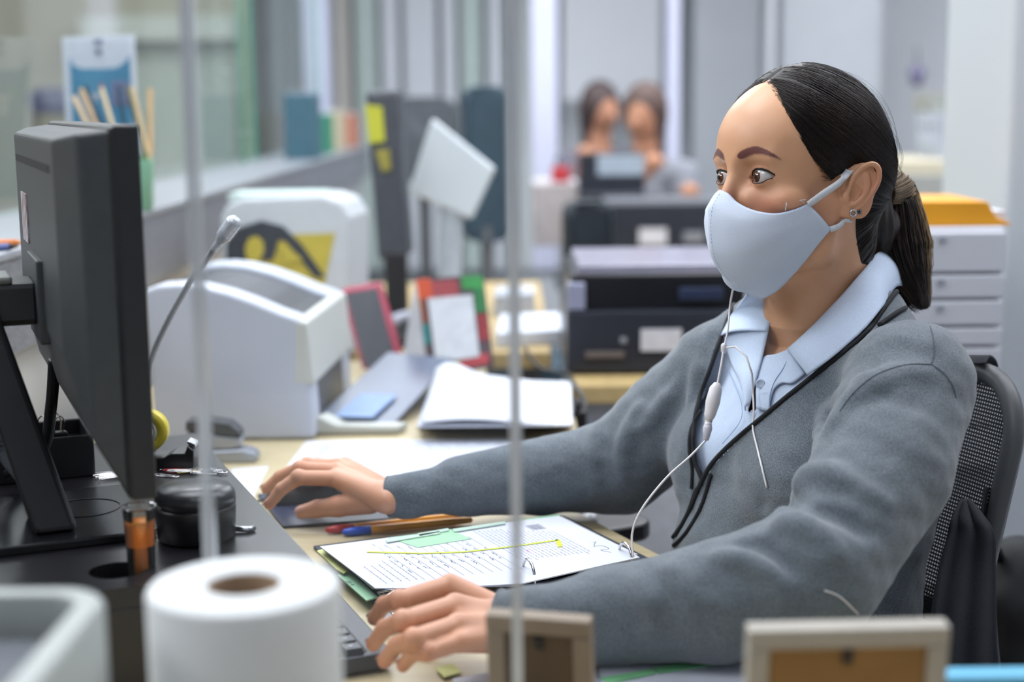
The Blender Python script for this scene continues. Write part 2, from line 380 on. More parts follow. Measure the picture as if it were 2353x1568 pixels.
# ================================================================= workstation
R0 = G(720, 1290, DESK+.10)
def WS(x, y, z_): return np.array([R0[0], R0[1], 0])-U*x+V*y+np.array([0, 0, z_])
BLK = mat('black_laminate', '1C1C20', .32, var=.12, scale=12); BPL = mat('black_plastic', '1A1B1E', .38, var=.1, scale=60); DPL = mat('dark_grey_plastic', '3A3E41', .5, var=.06, scale=80)
GREYP = mat('grey_plastic', 'B9BEC2', .45, var=.03, scale=20); WPAPER = mat('paper_white', 'D8DCE7', .8, var=.015, scale=30); METAL = mat('steel', 'B8BABF', .25, 1.0, var=.05)
CHROME = mat('chrome', 'D6D6D8', .12, 1.0, var=.03); GREEN = mat('tab_green', 'A7D6B0', .6, var=.03); INK = mat('ink', '59607C', .8, var=.1); INKL = mat('ink_light', 'A3A8C2', .8, var=.1)
RISE = DESK+.10
# ---- monitor riser with cup hole
t = thing('monitor_riser', 'black wooden monitor riser shelf with a round cup hole', 'shelf', WS(-.16, .28, DESK))
def wsprism(poly, z0, z1, name, m, par, bev=.002, smooth=False):
    mb = MB(); mb.prism([tuple(WS(x, y, 0)[:2]) for x, y in poly], z0, z1); return mb.build(name, m, par, smooth, bev)
hc = (-.165, .045); hr = .024
# top board as two halves around the hole
nh = 16; hole_l = [(hc[0]+hr*math.cos(a), hc[1]+hr*math.sin(a)) for a in np.linspace(math.pi/2, 3*math.pi/2, nh)]
hole_r = [(hc[0]+hr*math.cos(a), hc[1]+hr*math.sin(a)) for a in np.linspace(-math.pi/2, math.pi/2, nh)]
wsprism([(hc[0], -.006), (hc[0], hc[1]-hr)]+hole_r[1:-1]+[(hc[0], hc[1]+hr), (hc[0], .57), (0, .57), (0, -.006)], RISE-.018, RISE, 'top_board', BLK, t, 0)
wsprism([(hc[0], .57), (hc[0], hc[1]+hr)]+hole_l[1:-1]+[(hc[0], hc[1]-hr), (hc[0], -.006), (-.31, -.006), (-.31, .57)], RISE-.018, RISE, 'top_board', BLK, t, 0)
wsprism([(-.31, -.006), (-.10, -.006), (-.10, .010), (-.31, .010)], DESK, RISE-.018, 'side_panel', BLK, t)
wsprism([(-.31, .554), (-.10, .554), (-.10, .57), (-.31, .57)], DESK, RISE-.018, 'side_panel', BLK, t)
wsprism([(-.31, .010), (-.298, .010), (-.298, .554), (-.31, .554)], DESK, RISE-.018, 'back_panel', BLK, t)
# ---- computer monitor seen from behind
t = thing('monitor', 'black computer monitor seen from behind on its stand', 'monitor', WS(-.2, .25, RISE))
y0, y1, z0, z1, xf = -.01, .52, .925, 1.237, -.135
m = MB()
def ring(x, i, zi0, zi1): return [WS(x, y0+i, z0+zi0), WS(x, y1-i, z0+zi0), WS(x, y1-i, z1-zi1), WS(x, y0+i, z1-zi1)]
rings = [ring(xf, 0, 0, 0), ring(xf-.020, 0, 0, 0), ring(xf-.024, .004, .004, .003)]
vs = [p_ for r in rings for p_ in r]; m.add(vs, [(0, 1, 2, 3)]+[(k*4+i, k*4+(i+1) % 4, k*4+4+(i+1) % 4, k*4+4+i) for k in range(2) for i in range(4)]+[(8, 9, 10, 11)])
m.build('bezel', BPL, t, bevel=.002)
m = MB(); rings = [ring(xf-.024, .006, .006, .004), ring(xf-.048, .014, .05, .007), ring(xf-.064, .055, .12, .012)]
vs = [p_ for r in rings for p_ in r]; m.add(vs, [(k*4+i, k*4+(i+1) % 4, k*4+4+(i+1) % 4, k*4+4+i) for k in range(2) for i in range(4)]+[(8, 9, 10, 11)])
m.build('back_cover', DPL, t, bevel=.004, seg=3)
MB().add([WS(xf+.0005, y0+.008, z0+.012), WS(xf+.0005, y1-.008, z0+.012), WS(xf+.0005, y1-.008, z1-.008), WS(xf+.0005, y0+.008, z1-.008)], [(0, 1, 2, 3)]).build('screen', mat('screen', '2A3038', .15, var=.02), t)
def wsbox(x0, x1, ya, yb, za, zb, name, m, par, bev=.002):
    mb = MB(); mb.prism([tuple(WS(x, y, 0)[:2]) for x, y in ((x0, ya), (x1, ya), (x1, yb), (x0, yb))], za, zb); return mb.build(name, m, par, False, bev)
wsbox(xf-.0645, xf-.060, .075, .455, 1.196, 1.203, 'vent_slot', mat('slot_black', '060607', .8), t, 0)
wsbox(xf-.0655, xf-.0635, .335, .40, 1.115, 1.165, 'sticker', mat('sticker', 'B9BCC2', .4, var=.12, scale=90, col2='8E6A6C'), t, 0)
wsbox(xf-.070, xf-.060, .20, .31, 1.03, 1.11, 'mount_plate', DPL, t)
wsbox(-.275, xf-.066, .225, .285, 1.046, 1.088, 'arm', BPL, t, .006)
wsbox(-.262, -.225, .224, .286, 1.0865, 1.094, 'arm_cap', mat('cap_grey', '6F726F', .5), t, .003)
m = MB(); a = [WS(-.285, .222, 1.10), WS(-.285, .288, 1.10), WS(-.25, .288, 1.10), WS(-.25, .222, 1.10)]; b = [WS(-.225, .15, RISE+.010), WS(-.225, .235, RISE+.010), WS(-.185, .235, RISE+.010), WS(-.185, .15, RISE+.010)]
m.add(a+b, [(0, 1, 2, 3), (4, 7, 6, 5)]+[(i, 4+i, 4+(i+1) % 4, (i+1) % 4) for i in range(4)]); m.build('post', BPL, t, bevel=.006, seg=3)
m = MB(); m.prism([tuple(WS(x-.21, y+.222, 0)[:2]) for x, y in roundrect(.19, .19, .012)], RISE, RISE+.009); m.build('base', mat('base_gloss', '17181B', .2, var=.1, scale=20), t, bevel=.002)
c = WS(-.17, .235, RISE+.0093); MB().tube([c+np.array([.034*math.cos(a), .034*math.sin(a), 0]) for a in np.linspace(0, 6.283, 40, endpoint=False)], .0006, 5, True).build('base_ring', mat('ring_black', '050506', .6), t, True)
MB().tube(smoothpts([WS(xf-.05, .30, 1.0), WS(xf-.055, .31, .95), WS(xf-.065, .33, .90), WS(xf-.10, .36, RISE+.02)], 8), .006, 10).build('cable', BPL, t, True)
MB().tube(smoothpts([WS(-.255, .34, .995), WS(-.245, .345, .95), WS(-.24, .34, .90), WS(-.215, .33, RISE+.012)], 8), .0055, 10).build('cable', mat('cable_grey', '6E737B', .5), t, True)
m = MB()
for k in range(9): q = WS(-.243, .3425, .945-.006*k); m.tube([q+np.array([.0072*math.cos(a), .0072*math.sin(a), 0]) for a in np.linspace(0, 6.283, 14, endpoint=False)], .0016, 6, True)
m.build('cable_sleeve', MATS['cable_grey'], t, True)
# ---- slim microphone on a flexible neck
t = thing('gooseneck_microphone', 'silver gooseneck microphone with clear ribbed tip behind the monitor', 'microphone', P(334, 900, 1.72))
GN = [WS(-.02, .545, RISE), P(333, 900, 1.72), P(350, 820, 1.72), P(388, 735, 1.715), P(436, 650, 1.71), P(478, 592, 1.705), P(492, 572, 1.70)]
GN[0] = np.array([P(333, 900, 1.72)[0]-.01, P(333, 900, 1.72)[1]-.01, RISE])
gp = smoothpts(GN, 14); m = MB(); m.tube(gp, [.0035+.0006*(i % 2) for i in range(len(gp))], 10); m.build('neck', mat('neck_steel', 'AEB3B8', .4, .25), t, True)
h0, h1 = P(488, 578, 1.70), P(546, 500, 1.695); m = MB(); cs = np.linspace(0, 1, 17)
m.tube([h0+(h1-h0)*k for k in cs], [np.interp(k, [0, .25, .45, .9, 1], [.0035, .0045, .009, .0095, .004])+(.0006*(i % 2)) for i, k in enumerate(cs)], 14); m.build('tip', mat('clear_tip', 'D3D8DE', .12, .2, var=.1, scale=200), t, True)
m = MB(); m.lathe([(.022, 0), (.022, .004), (.012, .010), (.005, .014)], (GN[0][0], GN[0][1], RISE), 24); m.build('foot', BPL, t, True)
# ---- keyboard
t = thing('keyboard', 'black keyboard under her left hand beside the riser', 'keyboard', WS(-.01, .19, DESK))
m = MB(); m.prism([tuple(WS(x-.006, y+.187, 0)[:2]) for x, y in roundrect(.134, .446, .006)], DESK+.004, DESK+.0185); m.build('case', mat('kb_case', '3A3D45', .4, var=.05, scale=90), t, bevel=.002)
m = MB(); m.prism([tuple(WS(x-.012, y+.187, 0)[:2]) for x, y in roundrect(.104, .43, .004)], DESK+.0186, DESK+.0190); m.build('key_bed', mat('key_bed', '0E0F12', .6), t)
kme = None; KM = mat('keycap', '363A44', .4, var=.05, scale=200); KL = mat('key_legend', 'C9CDD6', .6)
for r in range(5):
    for c in range(21):
        if r == 4 and 3 < c < 9:
            if c > 4: continue
            L_ = .0985
        else: L_ = .0178
        x = -.055+.0205*(4-r)*0+.0205*(r); cy = -.022+.0205*c+(.0402 if L_ > .05 else 0)
        if kme is None or L_ > .05:
            m = MB(); w_ = L_/2; h_ = .0089; a = [(-h_, -w_), (h_, -w_), (h_, w_), (-h_, w_)]
            vs = [tuple(-U*p_[0]+V*p_[1]+np.array([0, 0, .0])) for p_ in a]+[tuple(-U*p_[0]*.8+V*p_[1]*(.8 if w_ < .02 else .97)+np.array([0, 0, .0055])) for p_ in a]
            m.add(vs, [(4, 5, 6, 7), (0, 3, 2, 1)]+[(i, (i+1) % 4, 4+(i+1) % 4, 4+i) for i in range(4)]); o = m.build('key', KM, t)
            o.matrix_parent_inverse = Matrix()
            if L_ < .05: kme = o.data
        else:
            o = bpy.data.objects.new('key', kme); COL.objects.link(o); o.parent = t
        q = WS(x, cy, DESK+.0188); o.location = Vector(q)-Vector(t.location)
        if c < 8 and L_ < .05:
            q = WS(x-.001, cy, DESK+.0245); mb = MB(); mb.prism([tuple((q-U*a_+V*b_)[:2]) for a_, b_ in ((-.0022, -.0012), (.0022, -.0012), (.0022, .0012), (-.0022, .0012))], q[2]-.0001, q[2]+.0002); lo = mb.build('legend', KL, None); lo.parent = o; lo.matrix_parent_inverse = Matrix.Translation(o.location+t.location).inverted()
# ---- mouse and pad
t = thing('mouse_pad', 'dark shiny mouse pad under the mouse', 'mouse pad', WS(.17, .53, DESK))
pc = [G(650, 1216, DESK), G(1010, 1190, DESK), G(920, 1115, DESK), G(592, 1142, DESK)]
m = MB(); m.prism([tuple(p_[:2]) for p_ in pc], DESK, DESK+.003); m.build('pad', mat('pad', '2A2E36', .3, var=.25, scale=14, col2='454B66'), t, bevel=.001)
m = MB(); m.tube([np.array([*p_[:2], DESK+.003]) for p_ in pc], .0009, 5, True); m.build('rim', mat('pad_rim', '14161A', .5), t, True)
t = thing('computer_mouse', 'black glossy computer mouse held under her right hand', 'mouse', G(700, 1150, DESK))
mc = G(706, 1145, DESK+.003); Fm = Field(mc-.08, mc+.08, .0016)
ax = G(640, 1160, DESK)-G(770, 1140, DESK); ax /= np.linalg.norm(ax); RM = frame(ax)
Fm.ell(mc+np.array([0, 0, .006]), (.056, .031, .028), RM); v, f = Fm.nets(); v[:, 2] = np.maximum(v[:, 2], DESK+.0035)
me = np_mesh('shell', v, f); MG = mat('mouse_gloss', '26292F', .18, var=.1, scale=30); me.materials.append(MG); o = bpy.data.objects.new('shell', me); COL.objects.link(o); o.parent = t; o.matrix_parent_inverse = Matrix.Translation(t.location).inverted()
wv = [mc+RM@np.array([.030+.010*math.cos(a), 0, .026+.010*math.sin(a)]) for a in np.linspace(0, 6.283, 20, endpoint=False)]; MB().tube(wv, .0028, 8, True).build('scroll_wheel', BPL, t, True)
MB().tube(smoothpts([mc+RM@np.array([.052, 0, .008]), mc+RM@np.array([.08, .004, .004]), mc+RM@np.array([.11, .02, .003])], 6), .0016, 6).build('cable', BPL, t, True)
# ---- pens
def pen(a, b, cap, body, label, r=.0050):
    t = thing('pen', label, 'pen', a, 'ballpoint pens beside the binder'); d = (b-a); L_ = np.linalg.norm(d); d /= L_; A = lambda k: a+d*k
    MB().tube([A(0), A(.003), A(.012), A(.034)], [r*.35, r*.75, r*1.05, r*1.12], 12).build('cap', cap, t, True)
    MB().tube([A(.034), A(.036), A(L_-.022), A(L_-.0215), A(L_-.002), A(L_)], [r*1.12, r, r, r*.92, r*.75, r*.3], 6).build('barrel', body, t)
ORG = mat('pen_orange', 'FFB032', .35, var=.03); RED = mat('pen_red', 'C23034', .3, var=.04); BLU = mat('pen_blue', '2F62DA', .3, var=.04)
pz = DESK+.0057
pen(G(748, 1219, pz), G(1062, 1187, pz), RED, ORG, 'orange ballpoint pen with red cap beside the binder'); pen(G(786, 1224, pz), G(1086, 1195, pz), BLU, ORG, 'orange ballpoint pen with blue cap beside the binder')
# ---- ring binder with pages
t = thing('ring_binder', 'open ring binder full of handwritten forms with green tabs', 'binder', G(1080, 1290, DESK))
def top(pts, z_): return [tuple(G(x, y, z_)[:2]) for x, y in pts]
cover = [(712, 1262), (1300, 1192), (1512, 1300), (1330, 1362), (1100, 1440), (868, 1418)]
m = MB(); m.prism(top([(720, 1262), (1296, 1192), (1515, 1302), (1120, 1432), (890, 1420)], DESK), DESK, DESK+.004); m.build('cover', mat('binder_cover', '3D4350', .5), t, bevel=.001)
rg = random.Random(3)
for k in range(9):
    zz = DESK+.005+.0022*k; j = lambda: rg.uniform(-4, 4)
    pts = [(742+j()*1.5, 1262+j()), (1288+j(), 1189+j()*.5), (1462+j(), 1280+j()), (1180+j(), 1345+j()), (862+j()*2, 1352+j())]
    m = MB(); m.prism(top(pts, zz), zz, zz+.0012); m.build('page', WPAPER if k % 3 else mat('page_grey', 'B9BECB', .8), t)
# lower section seen beside the rings
m = MB(); m.prism(top([(1110, 1362), (1505, 1290), (1512, 1300), (1400, 1345), (1130, 1440), (880, 1432), (880, 1400)], DESK+.006), DESK+.0045, DESK+.0065); m.build('page', WPAPER, t)
ZT = DESK+.0245
pg = [(735, 1256), (1285, 1186), (1470, 1281), (1200, 1341), (1010, 1352), (862, 1352)]
m = MB(); m.prism(top(pg, ZT), ZT-.0012, ZT); m.build('page', WPAPER, t)
# bilinear coordinates of the top page: s along the long edge, r towards the rings
cA, cB, cC, cD = (735, 1256), (1285, 1186), (1470, 1281), (862, 1352)
def pgp(s, r):
    a = G(*cA, ZT); b = G(*cB, ZT); c = G(*cC, ZT); d = G(*cD, ZT)
    return (a*(1-s)+b*s)*(1-r)+(d*(1-s)+c*s)*r+np.array([0, 0, .0002])
def stroke(mb, pts, w_):
    pts = [np.asarray(p_) for p_ in pts]
    for a, b in zip(pts[:-1], pts[1:]):
        t_ = b-a; n_ = np.cross(t_, [0, 0, 1]); n_ = n_/(np.linalg.norm(n_)+1e-9)*w_/2; mb.add([a-n_, b-n_, b+n_, a+n_], [(0, 1, 2, 3)])
mt_, mh, ml = MB(), MB(), MB()
for i in range(5):                       # small printed lines at the bottom edge and form rows
    s = .055+.028*i; k = .55 if i < 3 else .48
    r = k
    while r < .93: w_ = rg.uniform(.015, .05); stroke(mt_, [pgp(s, r), pgp(s, min(r+w_, .94))], .0011); r += w_+.012
for i in range(11):
    s = .19+.036*i; stroke(ml, [pgp(s, .18+.02*(i % 3)), pgp(s, .96)], .0005)
    r = rg.uniform(.2, .5)
    q = [];
    while r < .8: q.append(pgp(s-.008+rg.uniform(-.006, .006), r)); r += .012
    for a in range(0, len(q)-6, 9): stroke(mh, q[a:a+rg.randint(4, 8)], .0007)
    stroke(mt_, [pgp(s-.004, .10+.05*(i % 4)), pgp(s-.004, .16+.05*(i % 4))], .0010)
for i in range(17):
    s = .60+.017*i; r = .10+.012*i*(1 if i > 6 else .4)
    while r < .80: w_ = rg.uniform(.012, .05); stroke(mt_, [pgp(s, r), pgp(s, min(r+w_, .84))], .0010); r += w_+.010
for k in range(3):
    q = [pgp(.82+.02*k+.012*math.sin(a*5), .12+.02*a) for a in np.linspace(0, 6, 20)]; stroke(mh, q, .0006)
q = [pgp(.935+.02*math.sin(a*2.1), .60+.04*a+.02*math.cos(a*3)) for a in np.linspace(0, 6, 24)]; stroke(mh, q, .0007)
mt_.build('printed_text', INKL, t)['kind'] = 'stuff'; mh.build('handwriting', INK, t)['kind'] = 'stuff'; ml.build('ruled_lines', mat('rule', '9AA0B4', .8), t)['kind'] = 'stuff'
m = MB(); stroke(m, [q_+np.array([0, 0, .0004]) for q_ in (pgp(.13, .26), pgp(.30, .43), pgp(.45, .51), pgp(.62, .52), pgp(.835, .50))], .0042); stroke(m, [q_+np.array([0, 0, .0004]) for q_ in (pgp(.835, .49), pgp(.80, .64))], .0055)
m.build('highlighter_mark', mat('highlighter', 'D2E02A', .6), t)
m = MB(); stroke(m, [pgp(.68, .60), pgp(.66, .68)], .004); m.build('highlighter_mark', mat('pink_mark', 'E3C4EC', .6), t)
m = MB(); m.prism([tuple(pgp(s, r)[:2]) for s, r in ((.27, .02), (.53, .0), (.545, .26), (.32, .30))], ZT+.0002, ZT+.0006); m.build('green_note', GREEN, t)
for pts in ([(886, 1240), (1010, 1221), (1012, 1226), (890, 1246)], [(1040, 1216), (1160, 1198), (1162, 1203), (1044, 1222)], [(960, 1226), (1030, 1214), (1032, 1219), (965, 1232)]):
    m = MB(); m.prism(top(pts, ZT+.002), ZT+.001, ZT+.002); m.build('plastic_tab', mat('tab_gloss', 'D9F2E2', .08, var=.02), t)
m = MB(); m.prism(top([(1180, 1200), (1262, 1186), (1290, 1184), (1284, 1190), (1190, 1206)], ZT-.004), ZT-.005, ZT-.003); m.build('divider_tab', GREEN, t)
m = MB(); m.prism(top([(776, 1322), (800, 1310), (868, 1372), (842, 1380)], DESK+.012), DESK+.0105, DESK+.012); gt = m.build('divider_tab', GREEN, t)
m = MB(); m.prism(top([(728, 1266), (742, 1262), (802, 1310), (790, 1318), (772, 1308)], DESK+.016), DESK+.0150, DESK+.016); m.build('divider_tab', mat('tab_yellow', 'D5D88A', .6), t)
m = MB()          # handwritten year on the green tab
o0 = G(795, 1336, DESK+.0124); ex = G(812, 1352, DESK+.0124)-o0; ex /= np.linalg.norm(ex); ey = np.cross([0, 0, 1], ex)
for gi, gl in enumerate(([(1, 0), (0, 0), (1, 2), (0, 2)], [(0, 0), (1, 0), (1, 2), (0, 2), (0, 0)], [(.5, 0), (.5, 2)], [(1, 0), (1, 2), (0, 2), (0, 1), (1, 1)])):
    stroke(m, [o0+ex*(.0042*gi+.0026*p_[0])+ey*(.0018*p_[1]) for p_ in gl], .0006)
m.build('handwriting', INK, t)
for (px, py) in ((1215, 1338), (1437, 1298)):
    b = G(px, py, DESK+.012); dr = V*1.0; R_ = .016
    pts = [b+dr*(R_*math.cos(a))*1.0+np.array([0, 0, R_*1.1*math.sin(a)+.006]) for a in np.linspace(-.5, math.pi+.5, 18)]; MB().tube(pts, .0016, 10).build('ring', CHROME, t, True)
b = G(868, 1362, DESK+.02); MB().tube(smoothpts([b, G(905, 1358, DESK+.024), G(880, 1380, DESK+.02), G(905, 1415, DESK+.014)], 6), .0012, 8).build('clip_lever', CHROME, t, True)
m = MB()
for k in range(14): stroke(m, [G(868+k*6, 1362+k*1.2+rg.uniform(-2, 2), ZT+.001), G(884+k*6+rg.uniform(-6, 6), 1392+rg.uniform(-6, 6), DESK+.008)], .002)
m.build('torn_edge', mat('torn', '8D95A8', .8, var=.2), t)['kind'] = 'stuff'
# ---- sheets on the desk
def sheet(name, pts, z_, label, th=.0006, m_=None, cat='paper', lines=0, seed=1):
    t = thing(name, label, cat, G(*pts[0], z_)); m = MB(); m.prism(top(pts, z_), z_-th, z_); m.build('sheet', m_ or WPAPER, t)
    if lines:
        m = MB(); g = random.Random(seed); a, b, c, d = [G(*p_, z_+.0002) for p_ in pts[:4]]
        for i in range(lines):
            s = .08+.84*i/lines; r = .08
            while r < .9: w_ = g.uniform(.02, .08); stroke(m, [(a*(1-r)+b*r)*(1-s)+(d*(1-r)+c*r)*s, (a*(1-r-w_)+b*(r+w_))*(1-s)+(d*(1-r-w_)+c*(r+w_))*s], .0014); r += w_+.02
        m.build('printed_text', INKL, t)['kind'] = 'stuff'
    return t
sheet('paper_sheet', [(704, 1014), (1205, 1010), (1290, 1096), (640, 1098)], DESK+.001, 'printed white sheet on desk behind her right hand', lines=26)
sheet('paper_sheet', [(530, 1078), (618, 1072), (582, 1142), (556, 1150)], DESK+.0012, 'corner of white sheet between riser and mouse pad', lines=6, seed=4)
t = thing('paper_stack', 'thick stack of white documents with curling top in front of calendar', 'paper stack', G(1130, 960, DESK))
for k in range(7):
    zz = DESK+.004+.0042*k; j = random.Random(k).uniform(-5, 5); m = MB()
    m.prism(top([(1000+j, 868), (1308+j, 878), (1312+j, 975), (962+j, 978)], zz), zz-.0036, zz); m.build('bundle', WPAPER, t)
rows = []
for i in range(10):
    k = i/9; row = []
    for jx in range(14):
        s = jx/13; a = G(1003+305*s, 866+8*s, DESK+.034); b = G(965+345*s, 972-2*s, DESK+.034); q = a*(1-k)+b*k; q = q+np.array([0, 0, .024*math.exp(-((s-.1)/.16)**2)*(1-k)+.005*math.sin(s*5)]); row.append(tuple(q))
    rows.append(row)
MB().grid(rows).build('top_sheet', WPAPER, t, True, solid=.001)
# papers with green tabs at the lower edge
t = thing('paper_stack', 'white papers with green index tabs in front of her forearm', 'paper stack', G(1500, 1530, DESK))
for k, pts in enumerate(([(1130, 1545), (1420, 1500), (1790, 1462), (1900, 1600), (1060, 1680), (1040, 1560)], [(1370, 1500), (1720, 1470), (1800, 1560), (1390, 1610)])):
    zz = DESK+.003+.004*k; m = MB(); m.prism(top(pts, zz), zz-.003, zz); m.build('sheet', WPAPER, t)
for pts in ([(1378, 1558), (1500, 1537), (1506, 1548), (1400, 1570)], [(1500, 1534), (1640, 1512), (1646, 1526), (1512, 1547)], [(1620, 1514), (1710, 1496), (1712, 1508), (1632, 1524)]):
    m = MB(); m.prism(top(pts, DESK+.0085), DESK+.0075, DESK+.0085); m.build('index_tab', mat('tab_bright', '8FD79C', .5), t)
m = MB(); m.prism(top([(1000, 1535), (1040, 1525), (1060, 1545), (1020, 1556)], DESK+.004), DESK+.003, DESK+.004); m.build('index_tab', MATS['tab_yellow'], t)
# ---- things on the riser
t = thing('tape_dispenser', 'black tape dispenser with yellow tape at the far end of the riser', 'tape dispenser', P(390, 1060, 1.66))
c = P(390, 1040, 1.66); X_ = np.array([1.0, 0, 0]); k_ = 1.66/FPX
prof = [(-70, 36), (58, 36), (60, -10), (46, -22), (40, -4), (10, -4), (-8, 6), (-64, 6)]
poly = [np.array([c[0]+a*k_, c[1]-.012, RISE+(36-b)*k_]) for a, b in prof]; MB().extrude(poly, (0, .032, 0)).build('body', BPL, t, bevel=.0015)
rc = P(338, 990, 1.66); rc = np.array([rc[0], c[1]+.004, max(rc[2], RISE+.022)]); RX = np.array([[1, 0, 0], [0, 0, -1.0], [0, 1, 0]])
MB().lathe([(.013, -.0085), (.0235, -.0085), (.0235, .0085), (.013, .0085), (.013, -.0085)], rc, 36, RX, False).build('tape_roll', mat('tape_yellow', 'D8C73F', .3, var=.03), t, True)
MB().lathe([(.0085, -.009), (.0128, -.009), (.0128, .009), (.0085, .009), (.0085, -.009)], rc, 30, RX, False).build('hub', mat('hub_white', 'D5D6D2', .5), t, True)
MB().extrude([np.array([c[0]+a*k_, c[1]-.006, RISE+(36-b)*k_]) for a, b in [(44, -30), (62, -22), (62, -16), (44, -24)]], (0, .02, 0)).build('cutter', METAL, t)
def clip(name, c, ang, L_, m_, label, group):
    w_ = L_*.24; d = np.array([math.cos(ang), math.sin(ang), 0]); n_ = np.array([-d[1], d[0], 0]); pts = []
    for a, b in ((-.5, .5), (.38, .5), (.5, 0), (.38, -.5), (-.42, -.5), (-.5, -.1), (-.42, .25), (.25, .25), (.32, 0), (.25, -.25), (-.3, -.25)): pts.append(c+d*a*L_+n_*b*w_)
    tag(MB().tube(smoothpts(pts, 4), .0006, 6).build(name, m_, None, True), label, 'paper clip', group)
g = random.Random(8); CR = mat('clip_red', 'C8272C', .3); CS = CHROME; CY = mat('clip_yellow', 'D6C98A', .3)
for i in range(12):
    q = G(385+9.5*i+g.uniform(-5, 5), 1086+g.uniform(-7, 8), RISE+.001); mm_ = CR if i in (2, 4) else (CY if i == 6 else CS)
    clip('paper_clip', q+np.array([0, 0, .0006*(i % 4)]), g.uniform(-.5, .5) if i != 2 else .1, .030, mm_, {CR: 'red paper clip lying in the pile on the riser', CY: 'yellow paper clip lying in the pile on the riser'}.get(mm_, 'silver paper clip lying in the pile on the riser'), 'paper clips on the riser')
for i in range(4): clip('paper_clip', G(238+6*i, 1088+3*i, RISE+.001+.0006*i), .2+.15*i, .028, CS, 'silver paper clip on the riser just behind the monitor base', 'paper clips behind the monitor')
# black organiser with binder clips
t = thing('desk_organizer', 'black desk organizer box behind the monitor stand', 'organizer', WS(-.2, .40, RISE))
oc = [(-.30, .40), (-.14, .40), (-.14, .50), (-.30, .50)]
wsprism([(-.30, .40), (-.14, .40), (-.14, .405), (-.30, .405)], RISE, RISE+.047, 'front_wall', BPL, t); wsprism([(-.30, .495), (-.14, .495), (-.14, .50), (-.30, .50)], RISE, RISE+.047, 'back_wall', BPL, t)
wsprism([(-.30, .405), (-.295, .405), (-.295, .495), (-.30, .495)], RISE, RISE+.047, 'side_wall', BPL, t); wsprism([(-.145, .405), (-.14, .405), (-.14, .495), (-.145, .495)], RISE, RISE+.047, 'side_wall', BPL, t)
wsprism([(-.295, .405), (-.145, .405), (-.145, .495), (-.295, .495)], RISE, RISE+.030, 'floor_plate', BPL, t)
for i in range(5):
    b = WS(-.27+.024*i, .43+.012*(i % 3), RISE+.031); t = thing('binder_clip', 'black binder clip with wire handles in the black organizer', 'binder clip', b, 'binder clips in the organizer'); a = g.uniform(-.6, .6); d = np.array([math.cos(a), math.sin(a), 0]); n_ = np.array([-d[1], d[0], 0])
    MB().extrude([b-d*.010-n_*.007, b+d*.010-n_*.007, b+d*.010+n_*.007, b-d*.010+n_*.007], (0, 0, .014)).build('clamp', BPL, t, bevel=.002)
    for s in (-1, 1):
        q = b+np.array([0, 0, .013]); MB().tube(smoothpts([q-d*.004+n_*s*.004, q-d*.006+n_*s*.009+np.array([0, 0, .013]), q+n_*s*.013+np.array([0, 0, .021]), q+d*.006+n_*s*.009+np.array([0, 0, .013]), q+d*.004+n_*s*.004], 5), .0008, 6).build('wire_handle', mat('wire', 'A79F92', .25, 1.0), t, True)
# round black pot, clear cup with orange contents
t = thing('desk_pot', 'round black plastic pot on the riser beside the orange cup', 'pot', WS(-.082, .115, RISE))
c = WS(-.082, .115, RISE); MB().lathe([(.030, 0), (.036, .003), (.0375, .030), (.037, .034)], c, 40).build('body', BPL, t, True); MB().lathe([(.0375, .034), (.0375, .044), (.033, .050), (.010, .052), (.0005, .052)], c, 40).build('lid', mat('lid_black', '2B2D32', .3, var=.08), t, True)
MB().tube([c+np.array([.030, .018, .004]), c+np.array([.046, .016, .003]), c+np.array([.050, .022, .003])], .003, 8).build('latch', METAL, t, True)
t = thing('clear_cup', 'small clear tapered cup filled with orange beside the black pot', 'cup', WS(-.136, .045, RISE-.06))
c = np.array([*WS(-.143, .048, 0)[:2], RISE-.045]); OR = mat('orange_fill', 'FF9C22', .35, var=.06, col2='F28718', scale=30)
MB().lathe([(.0005, 0), (.0095, .002), (.0132, .087), (.0005, .0875)], c, 28).build('contents', OR, t, True)
MB().lathe([(.0100, 0), (.0142, .098), (.0150, .100), (.0135, .098), (.0098, .001)], c, 28, None, False).build('wall', clear_mat('cup_clear', 'F2F0EC', .2, .03), t, True)
# ---- stapler
t = thing('stapler', 'grey and silver desk stapler in front of the pale printer', 'stapler', G(510, 1068, DESK)); k_ = 2.10/FPX; b = G(512, 1066, DESK)
def sx(pts, th, off, name, m_, bev=.003): MB().extrude([np.array([b[0]+(x-512)*k_, b[1]+off, DESK+(1066-y)*k_]) for x, y in pts], (0, th, 0)).build(name, m_, t, bevel=bev, seg=3)
sx([(440, 1066), (585, 1066), (592, 1056), (584, 1042), (556, 1034), (440, 1040)], .036, 0, 'base', mat('stapler_silver', 'A9AEB8', .25, .4))
sx([(430, 1030), (530, 1034), (556, 1026), (556, 1008), (430, 992)], .030, .003, 'magazine', MATS['stapler_silver'])
sx([(428, 990), (556, 1006), (552, 992), (530, 972), (480, 964), (430, 966)], .032, .002, 'arm', mat('stapler_dark', '4A4C50', .4))
